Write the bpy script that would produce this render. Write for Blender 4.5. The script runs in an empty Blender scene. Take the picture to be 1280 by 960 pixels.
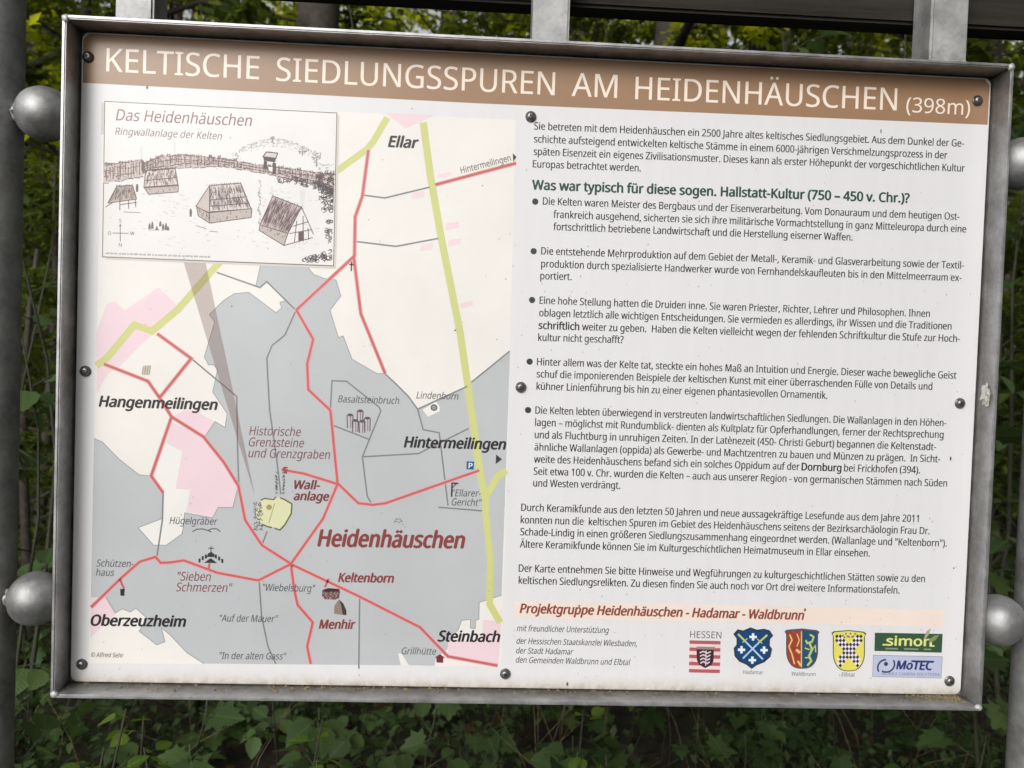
import bpy, bmesh, math, random, os
import numpy as np
from mathutils import Vector, Matrix, noise
from mathutils.geometry import tessellate_polygon

random.seed(11)
rng = np.random.default_rng(11)
S = bpy.context.scene
C = S.collection
R = math.radians

# ------------------------------------------------------------------ camera
ZC = 1.45                                   # height of the board's centre
F = 1030.0                                  # focal length in photo pixels (1280 wide)
CAM = Vector((-0.0859, -1.1007, ZC + 0.0196))
AX = Vector((0.99836568, -0.04620358, 0.0336332))     # image right
AY = Vector((0.03223822, -0.03061275, -0.99901129))   # image down
AZ = Vector((0.04718751, 0.99846286, -0.0290732))     # view direction
cd = bpy.data.cameras.new('camera')
cam = bpy.data.objects.new('camera', cd)
C.objects.link(cam)
m = Matrix.Identity(4)
for i in range(3):
    m[i][0], m[i][1], m[i][2], m[i][3] = AX[i], -AY[i], -AZ[i], CAM[i]
cam.matrix_world = m
cd.sensor_width = 36.0
cd.lens = F / 1280 * 36
cd.clip_start = 0.02
cd.clip_end = 500
S.camera = cam
cd.dof.use_dof = True
cd.dof.focus_distance = 1.12
cd.dof.aperture_fstop = 7.0

def ray(px, py):
    return AX * ((px - 640) / F) + AY * ((py - 480) / F) + AZ

def at(px, py, y):                          # photo pixel -> point on the vertical plane y = const
    d = ray(px, py)
    return CAM + d * ((y - CAM.y) / d.y)

# ------------------------------------------------------------------ sky, sun, exposure
SUN = Vector((-0.40, -0.78, 0.50)).normalized()      # hazy light from the open path side, front left
w = bpy.data.worlds.new('World')
S.world = w
w.use_nodes = True
nt = w.node_tree
sky = nt.nodes.new('ShaderNodeTexSky')
sky.sky_type = 'NISHITA'
sky.sun_disc = False
sky.sun_elevation = math.asin(SUN.z)
sky.sun_rotation = math.atan2(SUN.x, SUN.y)
sky.dust_density = 3.0
sky.ozone_density = 0.6
hs = nt.nodes.new('ShaderNodeHueSaturation')
hs.inputs['Saturation'].default_value = 0.12
nt.links.new(sky.outputs[0], hs.inputs['Color'])
nt.links.new(hs.outputs[0], nt.nodes['Background'].inputs['Color'])
nt.nodes['Background'].inputs['Strength'].default_value = 0.088
sl = bpy.data.lights.new('sun', 'SUN')
sl.energy = 0.8
sl.angle = R(28)
sl.color = (1.0, 0.98, 0.95)
so = bpy.data.objects.new('sun', sl)
so.rotation_euler = SUN.to_track_quat('Z', 'Y').to_euler()
so.location = (0, 0, 30)
C.objects.link(so)
S.view_settings.view_transform = 'Standard'
S.view_settings.look = 'None'
S.view_settings.gamma = 1.0
S.view_settings.exposure = 0.66

# ------------------------------------------------------------------ helpers
def lin(c):
    c = c / 255.0
    return c / 12.92 if c <= 0.04045 else ((c + 0.055) / 1.055) ** 2.4

def srgb(r, g, b, k=1.0):
    return (lin(r) * k, lin(g) * k, lin(b) * k, 1.0)

def mat(name):
    mt = bpy.data.materials.new(name)
    mt.use_nodes = True
    n = mt.node_tree
    return mt, n, n.nodes['Principled BSDF']

def N(n, t, **kw):
    x = n.nodes.new(t)
    for k, v in kw.items():
        if k in x.inputs:
            x.inputs[k].default_value = v
        else:
            setattr(x, k, v)
    return x

def ramp(n, stops):
    x = n.nodes.new('ShaderNodeValToRGB')
    e = x.color_ramp.elements
    while len(e) < len(stops):
        e.new(0.5)
    for q, (p, c) in zip(e, stops):
        q.position = p
        q.color = c if len(c) == 4 else (*c, 1)
    return x

def link(name, me, material=None, parent=None):
    o = bpy.data.objects.new(name, me)
    C.objects.link(o)
    if material and me is not None and not me.materials:
        me.materials.append(material)
    if parent:
        o.parent = parent
    return o

def empty(name, loc=(0, 0, 0)):
    o = bpy.data.objects.new(name, None)
    o.empty_display_size = 0.1
    o.location = loc
    C.objects.link(o)
    return o

def tag(o, label, cat, group=None):
    o['label'] = label
    o['category'] = cat
    if group:
        o['group'] = group
    return o

def mesh(name, v, f, smooth=False):
    me = bpy.data.meshes.new(name)
    me.from_pydata([tuple(q) for q in v], [], f)
    if smooth:
        me.polygons.foreach_set('use_smooth', [True] * len(me.polygons))
    me.update()
    return me

def bm_mesh(name, bm, smooth=False, angle=None):
    me = bpy.data.meshes.new(name)
    bmesh.ops.recalc_face_normals(bm, faces=bm.faces)
    bm.to_mesh(me)
    bm.free()
    if smooth:
        me.polygons.foreach_set('use_smooth', [True] * len(me.polygons))
    return me

def box_bm(x0, x1, y0, y1, z0, z1, bev=0.0, seg=2):
    bm = bmesh.new()
    bmesh.ops.create_cube(bm, size=1)
    for v in bm.verts:
        v.co = Vector((x0 if v.co.x < 0 else x1, y0 if v.co.y < 0 else y1, z0 if v.co.z < 0 else z1))
    if bev:
        bmesh.ops.bevel(bm, geom=bm.edges[:], offset=bev, segments=seg, affect='EDGES')
    return bm

def tube(pts, radii, seg=8, v=None, f=None):
    """appends a tapered tube along pts to v, f"""
    v = [] if v is None else v
    f = [] if f is None else f
    n = len(pts)
    b0 = len(v)
    up = Vector((0.13, 0.21, 0.97))
    for i, p in enumerate(pts):
        a = Vector(pts[max(i - 1, 0)])
        b = Vector(pts[min(i + 1, n - 1)])
        d = (b - a).normalized()
        x = d.cross(up)
        if x.length < 1e-3:
            x = d.cross(Vector((1, 0, 0)))
        x.normalize()
        y = d.cross(x)
        for k in range(seg):
            t = 2 * math.pi * k / seg
            v.append(Vector(p) + (x * math.cos(t) + y * math.sin(t)) * radii[i])
    for i in range(n - 1):
        for k in range(seg):
            q = b0 + i * seg
            k2 = (k + 1) % seg
            f.append((q + k, q + k2, q + seg + k2, q + seg + k))
    f.append(tuple(b0 + k for k in reversed(range(seg))))
    f.append(tuple(b0 + (n - 1) * seg + k for k in range(seg)))
    return v, f

# ------------------------------------------------------------------ materials
def steel(name, base, rough=0.42, metal=0.75, rust=0.0, grime_shade=0.0):
    mt, n, p = mat(name)
    tc = N(n, 'ShaderNodeTexCoord')
    no = N(n, 'ShaderNodeTexNoise', Scale=26.0, Detail=6.0, Roughness=0.65)
    n2 = N(n, 'ShaderNodeTexVoronoi', Scale=230.0)
    n3 = N(n, 'ShaderNodeTexNoise', Scale=160.0, Detail=3.0)
    for q in (no, n2, n3):
        n.links.new(tc.outputs['Object'], q.inputs['Vector'])
    r1 = ramp(n, [(0.30, tuple(c * 0.62 for c in base)), (0.52, base), (0.75, tuple(min(1, c * 1.35) for c in base))])
    n.links.new(no.outputs['Fac'], r1.inputs[0])
    mx = N(n, 'ShaderNodeMixRGB', blend_type='MULTIPLY')
    mx.inputs[0].default_value = 0.16
    n.links.new(r1.outputs[0], mx.inputs[1])
    n.links.new(n2.outputs['Color'], mx.inputs[2])
    hv = N(n, 'ShaderNodeHueSaturation', Saturation=0.05, Value=1.25)
    n.links.new(mx.outputs[0], hv.inputs['Color'])
    col = hv.outputs[0]
    if rust:
        n4 = N(n, 'ShaderNodeTexNoise', Scale=9.0, Detail=8.0, Roughness=0.7)
        n.links.new(tc.outputs['Object'], n4.inputs['Vector'])
        rr = ramp(n, [(0.52, (0, 0, 0)), (0.70, (rust, rust, rust))])
        n.links.new(n4.outputs['Fac'], rr.inputs[0])
        m2 = N(n, 'ShaderNodeMixRGB')
        n.links.new(rr.outputs[0], m2.inputs[0])
        n.links.new(col, m2.inputs[1])
        m2.inputs[2].default_value = (0.13, 0.10, 0.065, 1)
        col = m2.outputs[0]
    if grime_shade:  # dirt towards the panel, doubling as painted shade of the gap there
        sx = N(n, 'ShaderNodeSeparateXYZ')
        n.links.new(tc.outputs['Object'], sx.inputs[0])
        mr = N(n, 'ShaderNodeMapRange')
        mr.inputs['From Min'].default_value = -0.036
        mr.inputs['From Max'].default_value = -0.012
        n.links.new(sx.outputs['Y'], mr.inputs['Value'])
        n5 = N(n, 'ShaderNodeTexNoise', Scale=45.0, Detail=7.0, Roughness=0.7)
        n.links.new(tc.outputs['Object'], n5.inputs['Vector'])
        r5 = ramp(n, [(0.25, (0.45, 0.45, 0.45)), (0.65, (1, 1, 1))])
        n.links.new(n5.outputs['Fac'], r5.inputs[0])
        m5 = N(n, 'ShaderNodeMath', operation='MULTIPLY')
        n.links.new(mr.outputs[0], m5.inputs[0])
        n.links.new(r5.outputs[0], m5.inputs[1])
        m6 = N(n, 'ShaderNodeMath', operation='MULTIPLY')
        m6.inputs[1].default_value = grime_shade
        n.links.new(m5.outputs[0], m6.inputs[0])
        m3 = N(n, 'ShaderNodeMixRGB')
        n.links.new(m6.outputs[0], m3.inputs[0])
        n.links.new(col, m3.inputs[1])
        m3.inputs[2].default_value = (0.060, 0.050, 0.034, 1)
        col = m3.outputs[0]
        mt_ = N(n, 'ShaderNodeMapRange')
        mt_.inputs['To Min'].default_value = metal
        mt_.inputs['To Max'].default_value = metal * 0.3
        n.links.new(m6.outputs[0], mt_.inputs['Value'])
        n.links.new(mt_.outputs[0], p.inputs['Metallic'])
    n.links.new(col, p.inputs['Base Color'])
    p.inputs['Metallic'].default_value = metal
    rg = N(n, 'ShaderNodeMapRange')
    rg.inputs['To Min'].default_value = rough - 0.12
    rg.inputs['To Max'].default_value = rough + 0.2
    n.links.new(no.outputs['Fac'], rg.inputs['Value'])
    n.links.new(rg.outputs[0], p.inputs['Roughness'])
    bp = N(n, 'ShaderNodeBump', Strength=0.25, Distance=0.0006)
    n.links.new(n3.outputs['Fac'], bp.inputs['Height'])
    n.links.new(bp.outputs[0], p.inputs['Normal'])
    return mt

M = {}
M['galv'] = steel('galvanised_steel', (0.33, 0.335, 0.34), 0.42, 0.75, 0.0, 0.75)
M['galv_dirty'] = steel('galvanised_steel_dirty', (0.33, 0.33, 0.33), 0.45, 0.65, 0.4, 0.95)
M['post'] = steel('post_steel', (0.25, 0.245, 0.23), 0.5, 0.4, 0.6)
M['ball'] = steel('ball_steel', (0.32, 0.32, 0.335), 0.50, 0.7, 0.45)
M['hanger'] = steel('hanger_zinc', (0.36, 0.355, 0.355), 0.55, 0.45, 0.35)
M['weld'] = steel('weld_zinc', (0.46, 0.46, 0.47), 0.55, 0.5, 0.0)
M['screw'] = steel('stainless_screw', (0.20, 0.19, 0.16), 0.30, 0.9, 0.6)

def plain(name, col, rough=0.6, metal=0.0, bump=0.0, scale=40.0, var=0.25):
    mt, n, p = mat(name)
    tc = N(n, 'ShaderNodeTexCoord')
    no = N(n, 'ShaderNodeTexNoise', Scale=scale, Detail=6.0, Roughness=0.65)
    n.links.new(tc.outputs['Object'], no.inputs['Vector'])
    r1 = ramp(n, [(0.28, tuple(c * (1 - var) for c in col[:3])), (0.72, tuple(min(1, c * (1 + var)) for c in col[:3]))])
    n.links.new(no.outputs['Fac'], r1.inputs[0])
    n.links.new(r1.outputs[0], p.inputs['Base Color'])
    p.inputs['Roughness'].default_value = rough
    p.inputs['Metallic'].default_value = metal
    if bump:
        bp = N(n, 'ShaderNodeBump', Strength=bump, Distance=0.004)
        n.links.new(no.outputs['Fac'], bp.inputs['Height'])
        n.links.new(bp.outputs[0], p.inputs['Normal'])
    return mt

M['socket'] = plain('socket_dark', (0.02, 0.02, 0.018), 0.6)
M['debris'] = plain('debris', (0.20, 0.16, 0.09), 0.9, 0, 0.5, 300, 0.6)
M['cocoon'] = plain('cocoon', (0.50, 0.49, 0.44), 0.9, 0, 0.5, 400, 0.4)

def wood(name, c0, c1):
    mt, n, p = mat(name)
    tc = N(n, 'ShaderNodeTexCoord')
    mp = N(n, 'ShaderNodeMapping')
    mp.inputs['Scale'].default_value = (1.5, 26, 26)
    no = N(n, 'ShaderNodeTexNoise', Scale=3.0, Detail=8.0, Roughness=0.7)
    n.links.new(tc.outputs['Object'], mp.inputs['Vector'])
    n.links.new(mp.outputs[0], no.inputs['Vector'])
    r1 = ramp(n, [(0.3, c0), (0.7, c1)])
    n.links.new(no.outputs['Fac'], r1.inputs[0])
    n.links.new(r1.outputs[0], p.inputs['Base Color'])
    p.inputs['Roughness'].default_value = 0.9
    p.inputs['Specular IOR Level'].default_value = 0.15
    bp = N(n, 'ShaderNodeBump', Strength=0.4, Distance=0.003)
    n.links.new(no.outputs['Fac'], bp.inputs['Height'])
    n.links.new(bp.outputs[0], p.inputs['Normal'])
    return mt

M['dark_wood'] = wood('dark_stained_wood', (0.020, 0.018, 0.015), (0.046, 0.041, 0.036))

# printed inks: colour only, the light does the rest
GLOSS = 0.33
INK = {}
def ink(r, g, b, fade=0.0):
    key = (r, g, b)
    if key in INK:
        return INK[key]
    mt, n, p = mat('print_%02x%02x%02x' % key)
    base = srgb(r, g, b, 1.0)
    tc = N(n, 'ShaderNodeTexCoord')
    no = N(n, 'ShaderNodeTexNoise', Scale=7.0, Detail=7.0, Roughness=0.6)
    n.links.new(tc.outputs['Object'], no.inputs['Vector'])
    rp = ramp(n, [(0.3, tuple(c * 0.95 for c in base[:3])), (0.7, tuple(min(1, c * 1.04) for c in base[:3]))])
    n.links.new(no.outputs['Fac'], rp.inputs[0])
    n.links.new(rp.outputs[0], p.inputs['Base Color'])
    p.inputs['Roughness'].default_value = GLOSS
    INK[key] = mt
    return mt

def panel_material():
    mt, n, p = mat('white_laminate')
    tc = N(n, 'ShaderNodeTexCoord')
    sx = N(n, 'ShaderNodeSeparateXYZ')
    n.links.new(tc.outputs['Object'], sx.inputs[0])
    # dirt that has washed down and dried along the bottom edge
    no = N(n, 'ShaderNodeTexNoise', Scale=60.0, Detail=8.0, Roughness=0.7)
    n.links.new(tc.outputs['Object'], no.inputs['Vector'])
    mr = N(n, 'ShaderNodeMapRange')
    mr.inputs['From Min'].default_value = -0.395
    mr.inputs['From Max'].default_value = -0.4235
    n.links.new(sx.outputs['Z'], mr.inputs['Value'])
    mu = N(n, 'ShaderNodeMath', operation='POWER')
    mu.inputs[1].default_value = 2.6
    n.links.new(mr.outputs[0], mu.inputs[0])
    rn = ramp(n, [(0.30, (0.15, 0.15, 0.15)), (0.72, (1, 1, 1))])
    n.links.new(no.outputs['Fac'], rn.inputs[0])
    mm = N(n, 'ShaderNodeMath', operation='MULTIPLY')
    n.links.new(mu.outputs[0], mm.inputs[0])
    n.links.new(rn.outputs[0], mm.inputs[1])
    # faint streaks and film
    mp = N(n, 'ShaderNodeMapping')
    mp.inputs['Scale'].default_value = (55, 1, 4)
    n.links.new(tc.outputs['Object'], mp.inputs['Vector'])
    n2 = N(n, 'ShaderNodeTexNoise', Scale=1.0, Detail=6.0, Roughness=0.6)
    n.links.new(mp.outputs[0], n2.inputs['Vector'])
    r2 = ramp(n, [(0.38, (0.778, 0.770, 0.785)), (0.62, (0.795, 0.788, 0.802))])
    n.links.new(n2.outputs['Fac'], r2.inputs[0])
    mx = N(n, 'ShaderNodeMixRGB')
    n.links.new(mm.outputs[0], mx.inputs[0])
    n.links.new(r2.outputs[0], mx.inputs[1])
    mx.inputs[2].default_value = (0.34, 0.26, 0.11, 1)
    n.links.new(mx.outputs[0], p.inputs['Base Color'])
    p.inputs['Roughness'].default_value = GLOSS
    return mt
M['panel'] = panel_material()

def leaf_mat(name, dark, light, trans=0.35, rough=0.55, veins=False):
    mt, n, p = mat(name)
    oi = N(n, 'ShaderNodeObjectInfo')
    tc = N(n, 'ShaderNodeTexCoord')
    ge = N(n, 'ShaderNodeNewGeometry')
    no = N(n, 'ShaderNodeTexNoise', Scale=9.0, Detail=5.0, Roughness=0.6)
    n.links.new(ge.outputs['Position'], no.inputs['Vector'])
    ad = N(n, 'ShaderNodeMath', operation='ADD')
    n.links.new(oi.outputs['Random'], ad.inputs[0])
    n.links.new(ge.outputs['Random Per Island'], ad.inputs[1])
    fr = N(n, 'ShaderNodeMath', operation='FRACT')
    n.links.new(ad.outputs[0], fr.inputs[0])
    mi = N(n, 'ShaderNodeMixRGB')
    mi.inputs[0].default_value = 0.35
    n.links.new(fr.outputs[0], mi.inputs[1])
    n.links.new(no.outputs['Fac'], mi.inputs[2])
    r1 = ramp(n, [(0.05, dark), (0.75, light), (0.97, tuple(min(1, c * k) for c, k in zip(light, (1.7, 1.35, 1.0))))])
    n.links.new(mi.outputs[0], r1.inputs[0])
    if veins:                                         # midrib and side veins, in the leaf's own coordinates
        sx = N(n, 'ShaderNodeSeparateXYZ')
        n.links.new(tc.outputs['Object'], sx.inputs[0])
        ab = N(n, 'ShaderNodeMath', operation='ABSOLUTE')
        n.links.new(sx.outputs['X'], ab.inputs[0])
        k1 = N(n, 'ShaderNodeMath', operation='MULTIPLY_ADD')
        k1.inputs[1].default_value = -0.9
        n.links.new(ab.outputs[0], k1.inputs[0])
        n.links.new(sx.outputs['Y'], k1.inputs[2])
        k2 = N(n, 'ShaderNodeMath', operation='MULTIPLY')
        k2.inputs[1].default_value = 620.0
        n.links.new(k1.outputs[0], k2.inputs[0])
        k3 = N(n, 'ShaderNodeMath', operation='SINE')
        n.links.new(k2.outputs[0], k3.inputs[0])
        v1 = ramp(n, [(0.80, (0, 0, 0)), (0.99, (0.16, 0.16, 0.16))])
        n.links.new(k3.outputs[0], v1.inputs[0])
        v2 = ramp(n, [(0.0007, (0.6, 0.6, 0.6)), (0.0018, (0, 0, 0))])
        n.links.new(ab.outputs[0], v2.inputs[0])
        mxv = N(n, 'ShaderNodeMath', operation='MAXIMUM')
        n.links.new(v1.outputs[0], mxv.inputs[0])
        n.links.new(v2.outputs[0], mxv.inputs[1])
        vm = N(n, 'ShaderNodeMixRGB')
        n.links.new(mxv.outputs[0], vm.inputs[0])
        n.links.new(r1.outputs[0], vm.inputs[1])
        vm.inputs[2].default_value = tuple(min(1, c * 1.5) for c in light) + (1,)
        n.links.new(vm.outputs[0], p.inputs['Base Color'])
        bv = N(n, 'ShaderNodeBump', Strength=0.22, Distance=0.0012)
        n.links.new(k3.outputs[0], bv.inputs['Height'])
        n.links.new(bv.outputs[0], p.inputs['Normal'])
    else:
        n.links.new(r1.outputs[0], p.inputs['Base Color'])
    p.inputs['Roughness'].default_value = rough
    p.inputs['Specular IOR Level'].default_value = 0.25
    tr = N(n, 'ShaderNodeBsdfTranslucent')
    hv = N(n, 'ShaderNodeHueSaturation', Saturation=1.1, Value=2.3)
    hv.inputs['Hue'].default_value = 0.475
    n.links.new(r1.outputs[0], hv.inputs['Color'])
    n.links.new(hv.outputs[0], tr.inputs['Color'])
    ms = N(n, 'ShaderNodeMixShader')
    ms.inputs[0].default_value = trans
    n.links.new(p.outputs[0], ms.inputs[1])
    n.links.new(tr.outputs[0], ms.inputs[2])
    n.links.new(ms.outputs[0], n.nodes['Material Output'].inputs['Surface'])
    return mt

M['leaf'] = leaf_mat('leaf_green', (0.030, 0.058, 0.022), (0.080, 0.130, 0.040), 0.30, 0.45, True)
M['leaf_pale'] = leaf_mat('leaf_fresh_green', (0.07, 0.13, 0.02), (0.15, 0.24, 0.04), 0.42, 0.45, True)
M['crown'] = leaf_mat('crown_leaves', (0.030, 0.055, 0.012), (0.095, 0.13, 0.022), 0.45)
M['crown_sunlit_tint'] = leaf_mat('crown_leaves_sunlit_tint', (0.11, 0.16, 0.018), (0.34, 0.41, 0.05), 0.5)  # leaf colour raised to paint in sunlit patches of foliage
M['cover'] = leaf_mat('ground_cover_leaves', (0.030, 0.052, 0.020), (0.070, 0.105, 0.036), 0.3)
M['dry'] = leaf_mat('dry_leaf', (0.030, 0.019, 0.011), (0.085, 0.052, 0.028), 0.15, 0.8)
M['straw'] = plain('straw', (0.15, 0.115, 0.06), 0.8, 0, 0, 30, 0.4)
M['stem'] = plain('stem', (0.035, 0.036, 0.018), 0.7, 0, 0.3, 60, 0.4)
M['bark'] = plain('bark', (0.055, 0.045, 0.035), 0.9, 0, 1.0, 22, 0.5)

def ground_mat():
    mt, n, p = mat('forest_floor')
    ge = N(n, 'ShaderNodeNewGeometry')
    n1 = N(n, 'ShaderNodeTexNoise', Scale=14.0, Detail=10.0, Roughness=0.7)
    n2 = N(n, 'ShaderNodeTexVoronoi', Scale=17.0)
    n3 = N(n, 'ShaderNodeTexNoise', Scale=0.5, Detail=4.0)
    for q in (n1, n2, n3):
        n.links.new(ge.outputs['Position'], q.inputs['Vector'])
    r1 = ramp(n, [(0.28, (0.014, 0.011, 0.007)), (0.5, (0.040, 0.028, 0.017)), (0.75, (0.085, 0.058, 0.034))])
    n.links.new(n1.outputs['Fac'], r1.inputs[0])
    mx = N(n, 'ShaderNodeMixRGB', blend_type='MULTIPLY')
    mx.inputs[0].default_value = 0.4
    n.links.new(r1.outputs[0], mx.inputs[1])
    n.links.new(n2.outputs['Color'], mx.inputs[2])
    m2 = N(n, 'ShaderNodeMixRGB')
    rr = ramp(n, [(0.48, (0, 0, 0)), (0.66, (0.6, 0.6, 0.6))])
    n.links.new(n3.outputs['Fac'], rr.inputs[0])
    n.links.new(rr.outputs[0], m2.inputs[0])
    n.links.new(mx.outputs[0], m2.inputs[1])
    m2.inputs[2].default_value = (0.035, 0.055, 0.018, 1)
    n.links.new(m2.outputs[0], p.inputs['Base Color'])
    p.inputs['Roughness'].default_value = 0.95
    bp = N(n, 'ShaderNodeBump', Strength=0.9, Distance=0.03)
    n.links.new(n1.outputs['Fac'], bp.inputs['Height'])
    n.links.new(bp.outputs[0], p.inputs['Normal'])
    return mt
M['ground'] = ground_mat()

# ------------------------------------------------------------------ ground
def gz(x, y):
    """height of the forest floor"""
    d = max(0.0, math.hypot(x, y) - 1.2)
    k = min(1.0, d / 3.0)
    return k * (0.10 * noise.noise(Vector((x * 0.35, y * 0.35, 3.1))) + 0.05 * noise.noise(Vector((x * 1.3, y * 1.3, 7.7))))

xs = sorted(set([-160, -110, -70, -45, -30, -22, -16] + [q * 0.6 - 12 for q in range(41)] + [16, 22, 30, 45, 70, 110, 160]))
ys = sorted(set([-160, -90, -50, -30, -18, -10] + [q * 0.6 - 6 for q in range(41)] + [24, 32, 45, 70, 110, 160]))
gv = [(x, y, gz(x, y)) for y in ys for x in xs]
nx = len(xs)
gf = [(j * nx + i, j * nx + i + 1, (j + 1) * nx + i + 1, (j + 1) * nx + i) for j in range(len(ys) - 1) for i in range(nx - 1)]
g = link('ground', mesh('ground', gv, gf, True), M['ground'])
g['kind'] = 'structure'

# ------------------------------------------------------------------ the board: frame, posts, hangers
W2, H2, DEP, TH = 0.611, 0.4305, 0.038, 0.005     # half outer size, depth of the front flange, plate thickness
board = empty('information_board', (0, 0, 0))
tag(board, 'large printed information board with map and text in a galvanised frame between steel posts', 'sign')

def bar(name, a, b, ia, ib):
    """mitred angle-iron bar: a, b outer corners, ia, ib inner corners (x, z), flange plus rear lip"""
    bm = bmesh.new()
    def prism(q, y0, y1):
        lo = [bm.verts.new((p[0], y0, p[1])) for p in q]
        hi = [bm.verts.new((p[0], y1, p[1])) for p in q]
        bm.faces.new(lo)
        bm.faces.new(hi[::-1])
        for i in range(4):
            j = (i + 1) % 4
            bm.faces.new((lo[i], hi[i], hi[j], lo[j]))
    prism((a, b, ib, ia), -DEP, 0.0045)
    bmesh.ops.bevel(bm, geom=[e for e in bm.edges], offset=0.0014, segments=2, affect='EDGES')
    k = 6.0
    la = (a[0] + (ia[0] - a[0]) * k, a[1] + (ia[1] - a[1]) * k)
    lb = (b[0] + (ib[0] - b[0]) * k, b[1] + (ib[1] - b[1]) * k)
    prism((a, b, lb, la), 0.0045, 0.0095)
    o = link(name, bm_mesh(name, bm), M['galv'], board)
    o.location = (0, 0, ZC)
    return o

o_ = [(-W2, H2), (W2, H2), (W2, -H2), (-W2, -H2)]
i_ = [(-W2 + TH, H2 - TH), (W2 - TH, H2 - TH), (W2 - TH, -H2 + TH), (-W2 + TH, -H2 + TH)]
for k in range(4):
    bo = bar('frame_bar', o_[k], o_[(k + 1) % 4], i_[k], i_[(k + 1) % 4])
    if k == 2:
        bo.data.materials[0] = M['galv_dirty']

def blob(name, c, r, material, parent, sq=(1, 1, 1), amp=0.25, seed=0, sub=2):
    bm = bmesh.new()
    bmesh.ops.create_icosphere(bm, subdivisions=sub, radius=1)
    for v in bm.verts:
        d = 1 + amp * noise.noise(v.co * 1.7 + Vector((seed * 3.1, seed, 0)))
        v.co = Vector((v.co.x * sq[0], v.co.y * sq[1], v.co.z * sq[2])) * (r * d) + Vector(c)
    return link(name, bm_mesh(name, bm, True), material, parent)

# corner welds
for k, (x, z) in enumerate(o_):
    sx, sz = (1 if x > 0 else -1), (1 if z > 0 else -1)
    blob('corner_weld', (x - sx * 0.0042, -DEP + 0.0016, ZC + z - sz * 0.0042), 0.0048, M['weld'], board, (1, 0.7, 1), 0.5, k)

# hangers: square tubes from the frame's top to the beam
HT = 0.24
for (xa, xb, yp) in ((143.5, 191.5, 12), (665.5, 711.5, 40), (1163, 1209.5, 60)):
    yf = -0.029
    x0, x1 = at(xa, yp, yf).x, at(xb, yp, yf).x
    bm = box_bm(x0, x1, yf, yf + 0.05, H2 - 0.0005, H2 + HT, 0.003)
    h = link('hanger', bm_mesh('hanger', bm), M['hanger'], board)
    h.location = (0, 0, ZC)
    pts = [(x0 + (x1 - x0) * t / 10.0, yf - 0.001, ZC + H2 + 0.0006 + 0.0008 * math.sin(t * 2.3)) for t in range(11)]
    v, f = tube(pts, [0.0024 + 0.0007 * math.sin(t * 3.7) for t in range(11)], 6)
    link('weld_bead', mesh('weld_bead', v, f, True), M['weld'], h).location = (0, 0, -ZC)

# posts and the balls that hold the frame between them
def cyl(name, x, y, r, z0, z1, material, seg=40, parent=board):
    v, f = tube([(x, y, z0), (x, y, z0 + 0.01), (x, y, z1 - 0.01), (x, y, z1)], [r, r, r, r], seg)
    me = mesh(name, v, f)
    for p in me.polygons:
        p.use_smooth = len(p.vertices) == 4
    return link(name, me, material, parent)

PR = 0.038
YP = 0.0
lp = at(20.5, 480, YP).x
rp_ = at(1275.5, 720, YP).x
XL, XR = lp - PR, rp_ + PR
POSTTOP = ZC + H2 + 0.60
for xp in (XL, XR):
    p = cyl('post', xp, YP, PR, -0.05, POSTTOP, M['post'])
    cyl('concrete_foot', xp, YP, 0.14, -0.06, 0.03, plain('concrete', (0.3, 0.29, 0.27), 0.9, 0, 0.4, 30), 32, p)
for side, py in ((-1, 142), (-1, 748), (1, 204), (1, 775)):
    xf = side * W2
    c0 = at(44 if side < 0 else 1257, py, -0.012)
    xpost = XL + PR if side < 0 else XR - PR
    rb = 0.0345
    cx = xf + side * (rb - 0.002)
    cz = c0.z
    bm = bmesh.new()
    bmesh.ops.create_uvsphere(bm, u_segments=40, v_segments=24, radius=rb)
    for v in bm.verts:
        v.co *= 1 + 0.010 * noise.noise(v.co * 60 + Vector((py, 0, 0))) + 0.006 * noise.noise(v.co * 170)
        v.co += Vector((cx, -0.012, cz))
    ball = link('ball_joint', bm_mesh('ball_joint', bm, True), M['ball'], board)
    for (xx, rr) in ((xf + side * 0.001, 0.0125), (xpost - side * 0.001, max(0.008, math.sqrt(max(1e-6, rb ** 2 - (xpost - cx) ** 2)) + 0.001))):
        pts = []
        for t in range(17):
            a = 2 * math.pi * t / 16
            k = rr * (1 + 0.10 * math.sin(t * 2.1 + py))
            pts.append((xx + 0.0012 * math.sin(t * 1.3), -0.012 + k * math.cos(a), cz + k * math.sin(a)))
        v, f = tube(pts, [0.0030 + 0.0008 * math.sin(t * 1.9) for t in range(16)] + [0.0030], 8)
        link('weld_bead', mesh('weld_bead', v, f, True), M['weld'], ball)

# dark timber beam behind the hangers and the little plank roof above
bz = at(840, 28.5, 0.062).z
bm = box_bm(XL - 0.12, XR + 0.12, 0.0235, 0.0635, bz, bz + 0.16, 0.004)
link('beam', bm_mesh('beam', bm), M['dark_wood'], board)
RZ = bz + 0.66
roof = empty('roof', (0, 0, 0))
roof.parent = board
for sgn in (-1, 1):
    for k in range(3):
        a, b = 0.002 + k * 0.115, 0.002 + k * 0.115 + 0.125
        sl_ = math.tan(R(27))
        bm = bmesh.new()
        q = []
        for (yy, dz) in ((a, 0.0), (b, 0.0), (b, 0.022), (a, 0.022)):
            q.append((yy, RZ - yy * sl_ + dz + (k % 2) * 0.002 + 0.004 * (3 - k) / 3))
        vv = [bm.verts.new((x, 0.064 + sgn * yy, z)) for x in (XL - 0.28, XR + 0.28) for (yy, z) in q]
        bm.faces.new(vv[:4]); bm.faces.new(vv[4:][::-1])
        for i in range(4):
            j = (i + 1) % 4
            bm.faces.new((vv[i], vv[4 + i], vv[4 + j], vv[j]))
        link('plank', bm_mesh('plank', bm), M['dark_wood'], roof)

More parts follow.
